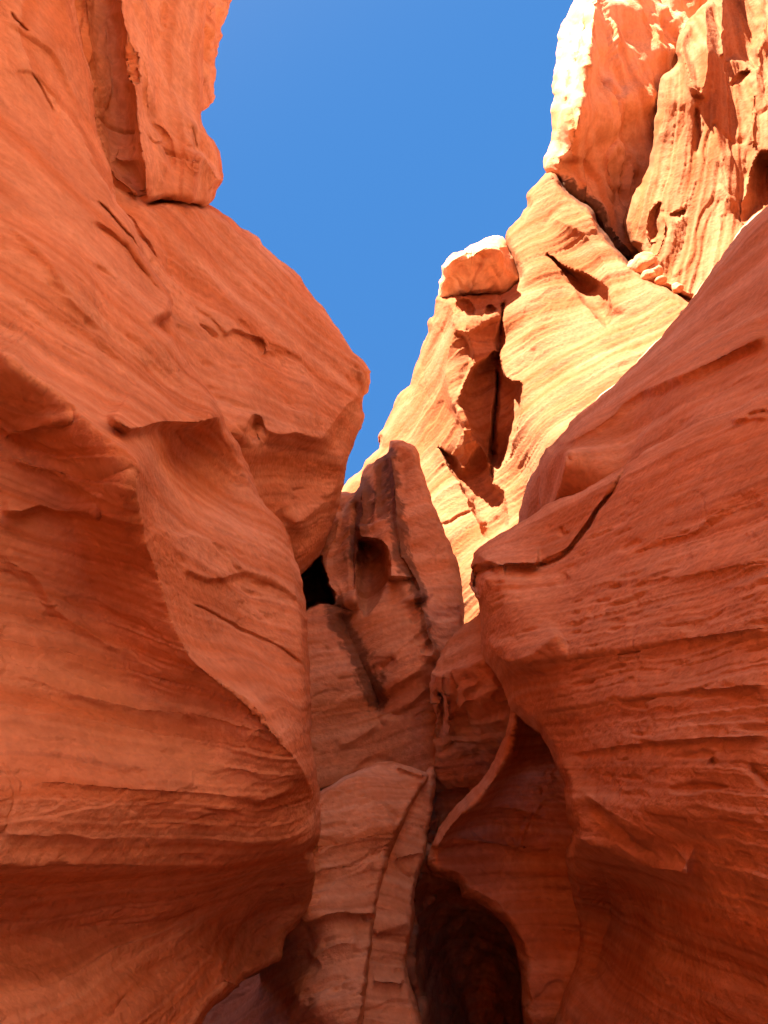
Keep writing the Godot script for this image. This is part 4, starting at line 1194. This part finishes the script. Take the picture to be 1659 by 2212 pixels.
func ground() -> void:
	var st := SurfaceTool.new()
	st.begin(Mesh.PRIMITIVE_TRIANGLES)
	var n := 60
	var size := 160.0
	for j in n + 1:
		for i in n + 1:
			# finer near the eye
			var u := (i / float(n)) * 2.0 - 1.0
			var v := (j / float(n)) * 2.0 - 1.0
			var x := signf(u) * u * u * size
			var zz := signf(v) * v * v * size
			st.add_vertex(Vector3(x, nz.get_noise_2d(x * 0.5, zz * 0.5) * 0.08, zz))
	for j in n:
		for i in n:
			var k := j * (n + 1) + i
			for q in [k, k + 1, k + n + 2, k, k + n + 2, k + n + 1]:
				st.add_index(q)
	st.generate_normals()
	var o := MeshInstance3D.new()
	o.name = "ground"
	o.mesh = st.commit()
	o.material_override = sand_mat
	o.set_meta("kind", "structure")
	add_child(o)

# a wall of the canyon outside the picture, swept along a plan line; profile leans back as it rises
func mass(called: String, label: String, plan: Array, height: Array, lean: float, back: Vector2, c1: Color, c2: Color) -> void:
	var st := SurfaceTool.new()
	st.begin(Mesh.PRIMITIVE_TRIANGLES)
	var pts := []
	for i in plan.size() - 1:
		var a: Vector2 = plan[i]
		var b: Vector2 = plan[i + 1]
		var k := maxi(1, int(a.distance_to(b) / 0.25))
		for j in k:
			var t := j / float(k)
			pts.append([a.lerp(b, t), lerpf(height[i], height[i + 1], t)])
	pts.append([plan[-1], height[-1]])
	var rows := 48
	var n := pts.size()
	for i in n:
		var p: Vector2 = pts[i][0]
		var a: Vector2 = pts[maxi(0, i - 1)][0]
		var b: Vector2 = pts[mini(n - 1, i + 1)][0]
		var side := (b - a).normalized().orthogonal()
		if side.dot(back) < 0.0:
			side = -side
		for j in rows + 6:
			var t := minf(1.0, j / float(rows - 1))
			var y: float = t * pts[i][1] - 0.2
			var q := p + side * lean * y
			if j >= rows:
				q += back * pow((j - rows + 1) / 6.0, 2.0) * 30.0
			var v := Vector3(q.x, y, -q.y)
			var bump := nz.get_noise_3dv(v * Vector3(0.5, 0.35, 0.5)) * 0.35 + nz.get_noise_3dv(v * Vector3(0.4, 2.2, 0.4)) * 0.09
			v += Vector3(side.x, 0, -side.y) * bump
			st.set_color(c1.lerp(c2, clampf(0.5 + nz.get_noise_2d(v.y * 3.0, v.x * 0.2 + v.z * 0.1), 0, 1)))
			st.add_vertex(v)
	var m := rows + 6
	for i in n - 1:
		for j in m - 1:
			var k := i * m + j
			for q in [k, k + m, k + 1, k + 1, k + m, k + m + 1]:
				st.add_index(q)
	st.generate_normals()
	var o := MeshInstance3D.new()
	o.name = called
	o.mesh = st.commit()
	o.material_override = rock_mat
	o.set_meta("kind", "structure")
	add_child(o, true)

func far_masses() -> void:
	# plan coordinates: x to the right, y forward
	mass("terrain", "", [Vector2(-3.9, 6.4), Vector2(-3.3, 3.5), Vector2(-2.2, 1.2), Vector2(-1.9, -2.4), Vector2(-1.8, -4.2), Vector2(-1.8, -5.0), Vector2(-1.3, -7), Vector2(-0.6, -11), Vector2(0.5, -16)], [13, 20.5, 22.5, 23, 21, 13, 12, 11, 10], 0.06, Vector2(-1, 0.1), RED, PINK)  # unseen; rim heights shaped to shade the right rocks and admit sun behind
	mass("terrain", "", [Vector2(-1.6, 8.6), Vector2(-2.2, 13), Vector2(-2.6, 22)], [5.5, 6.0, 7.0], 0.05, Vector2(-1, 0), RED, PINK)  # unseen block put behind the left rocks to stop light leaks
	mass("terrain", "", [Vector2(4.4, 4.0), Vector2(2.6, 1.4), Vector2(2.1, -2), Vector2(2.2, -6), Vector2(3.0, -10), Vector2(4.0, -16)], [19, 20, 20, 20, 18, 16], 0.05, Vector2(1, 0), RED, PINK)  # unseen; raised to bounce more sunlight onto the left rocks
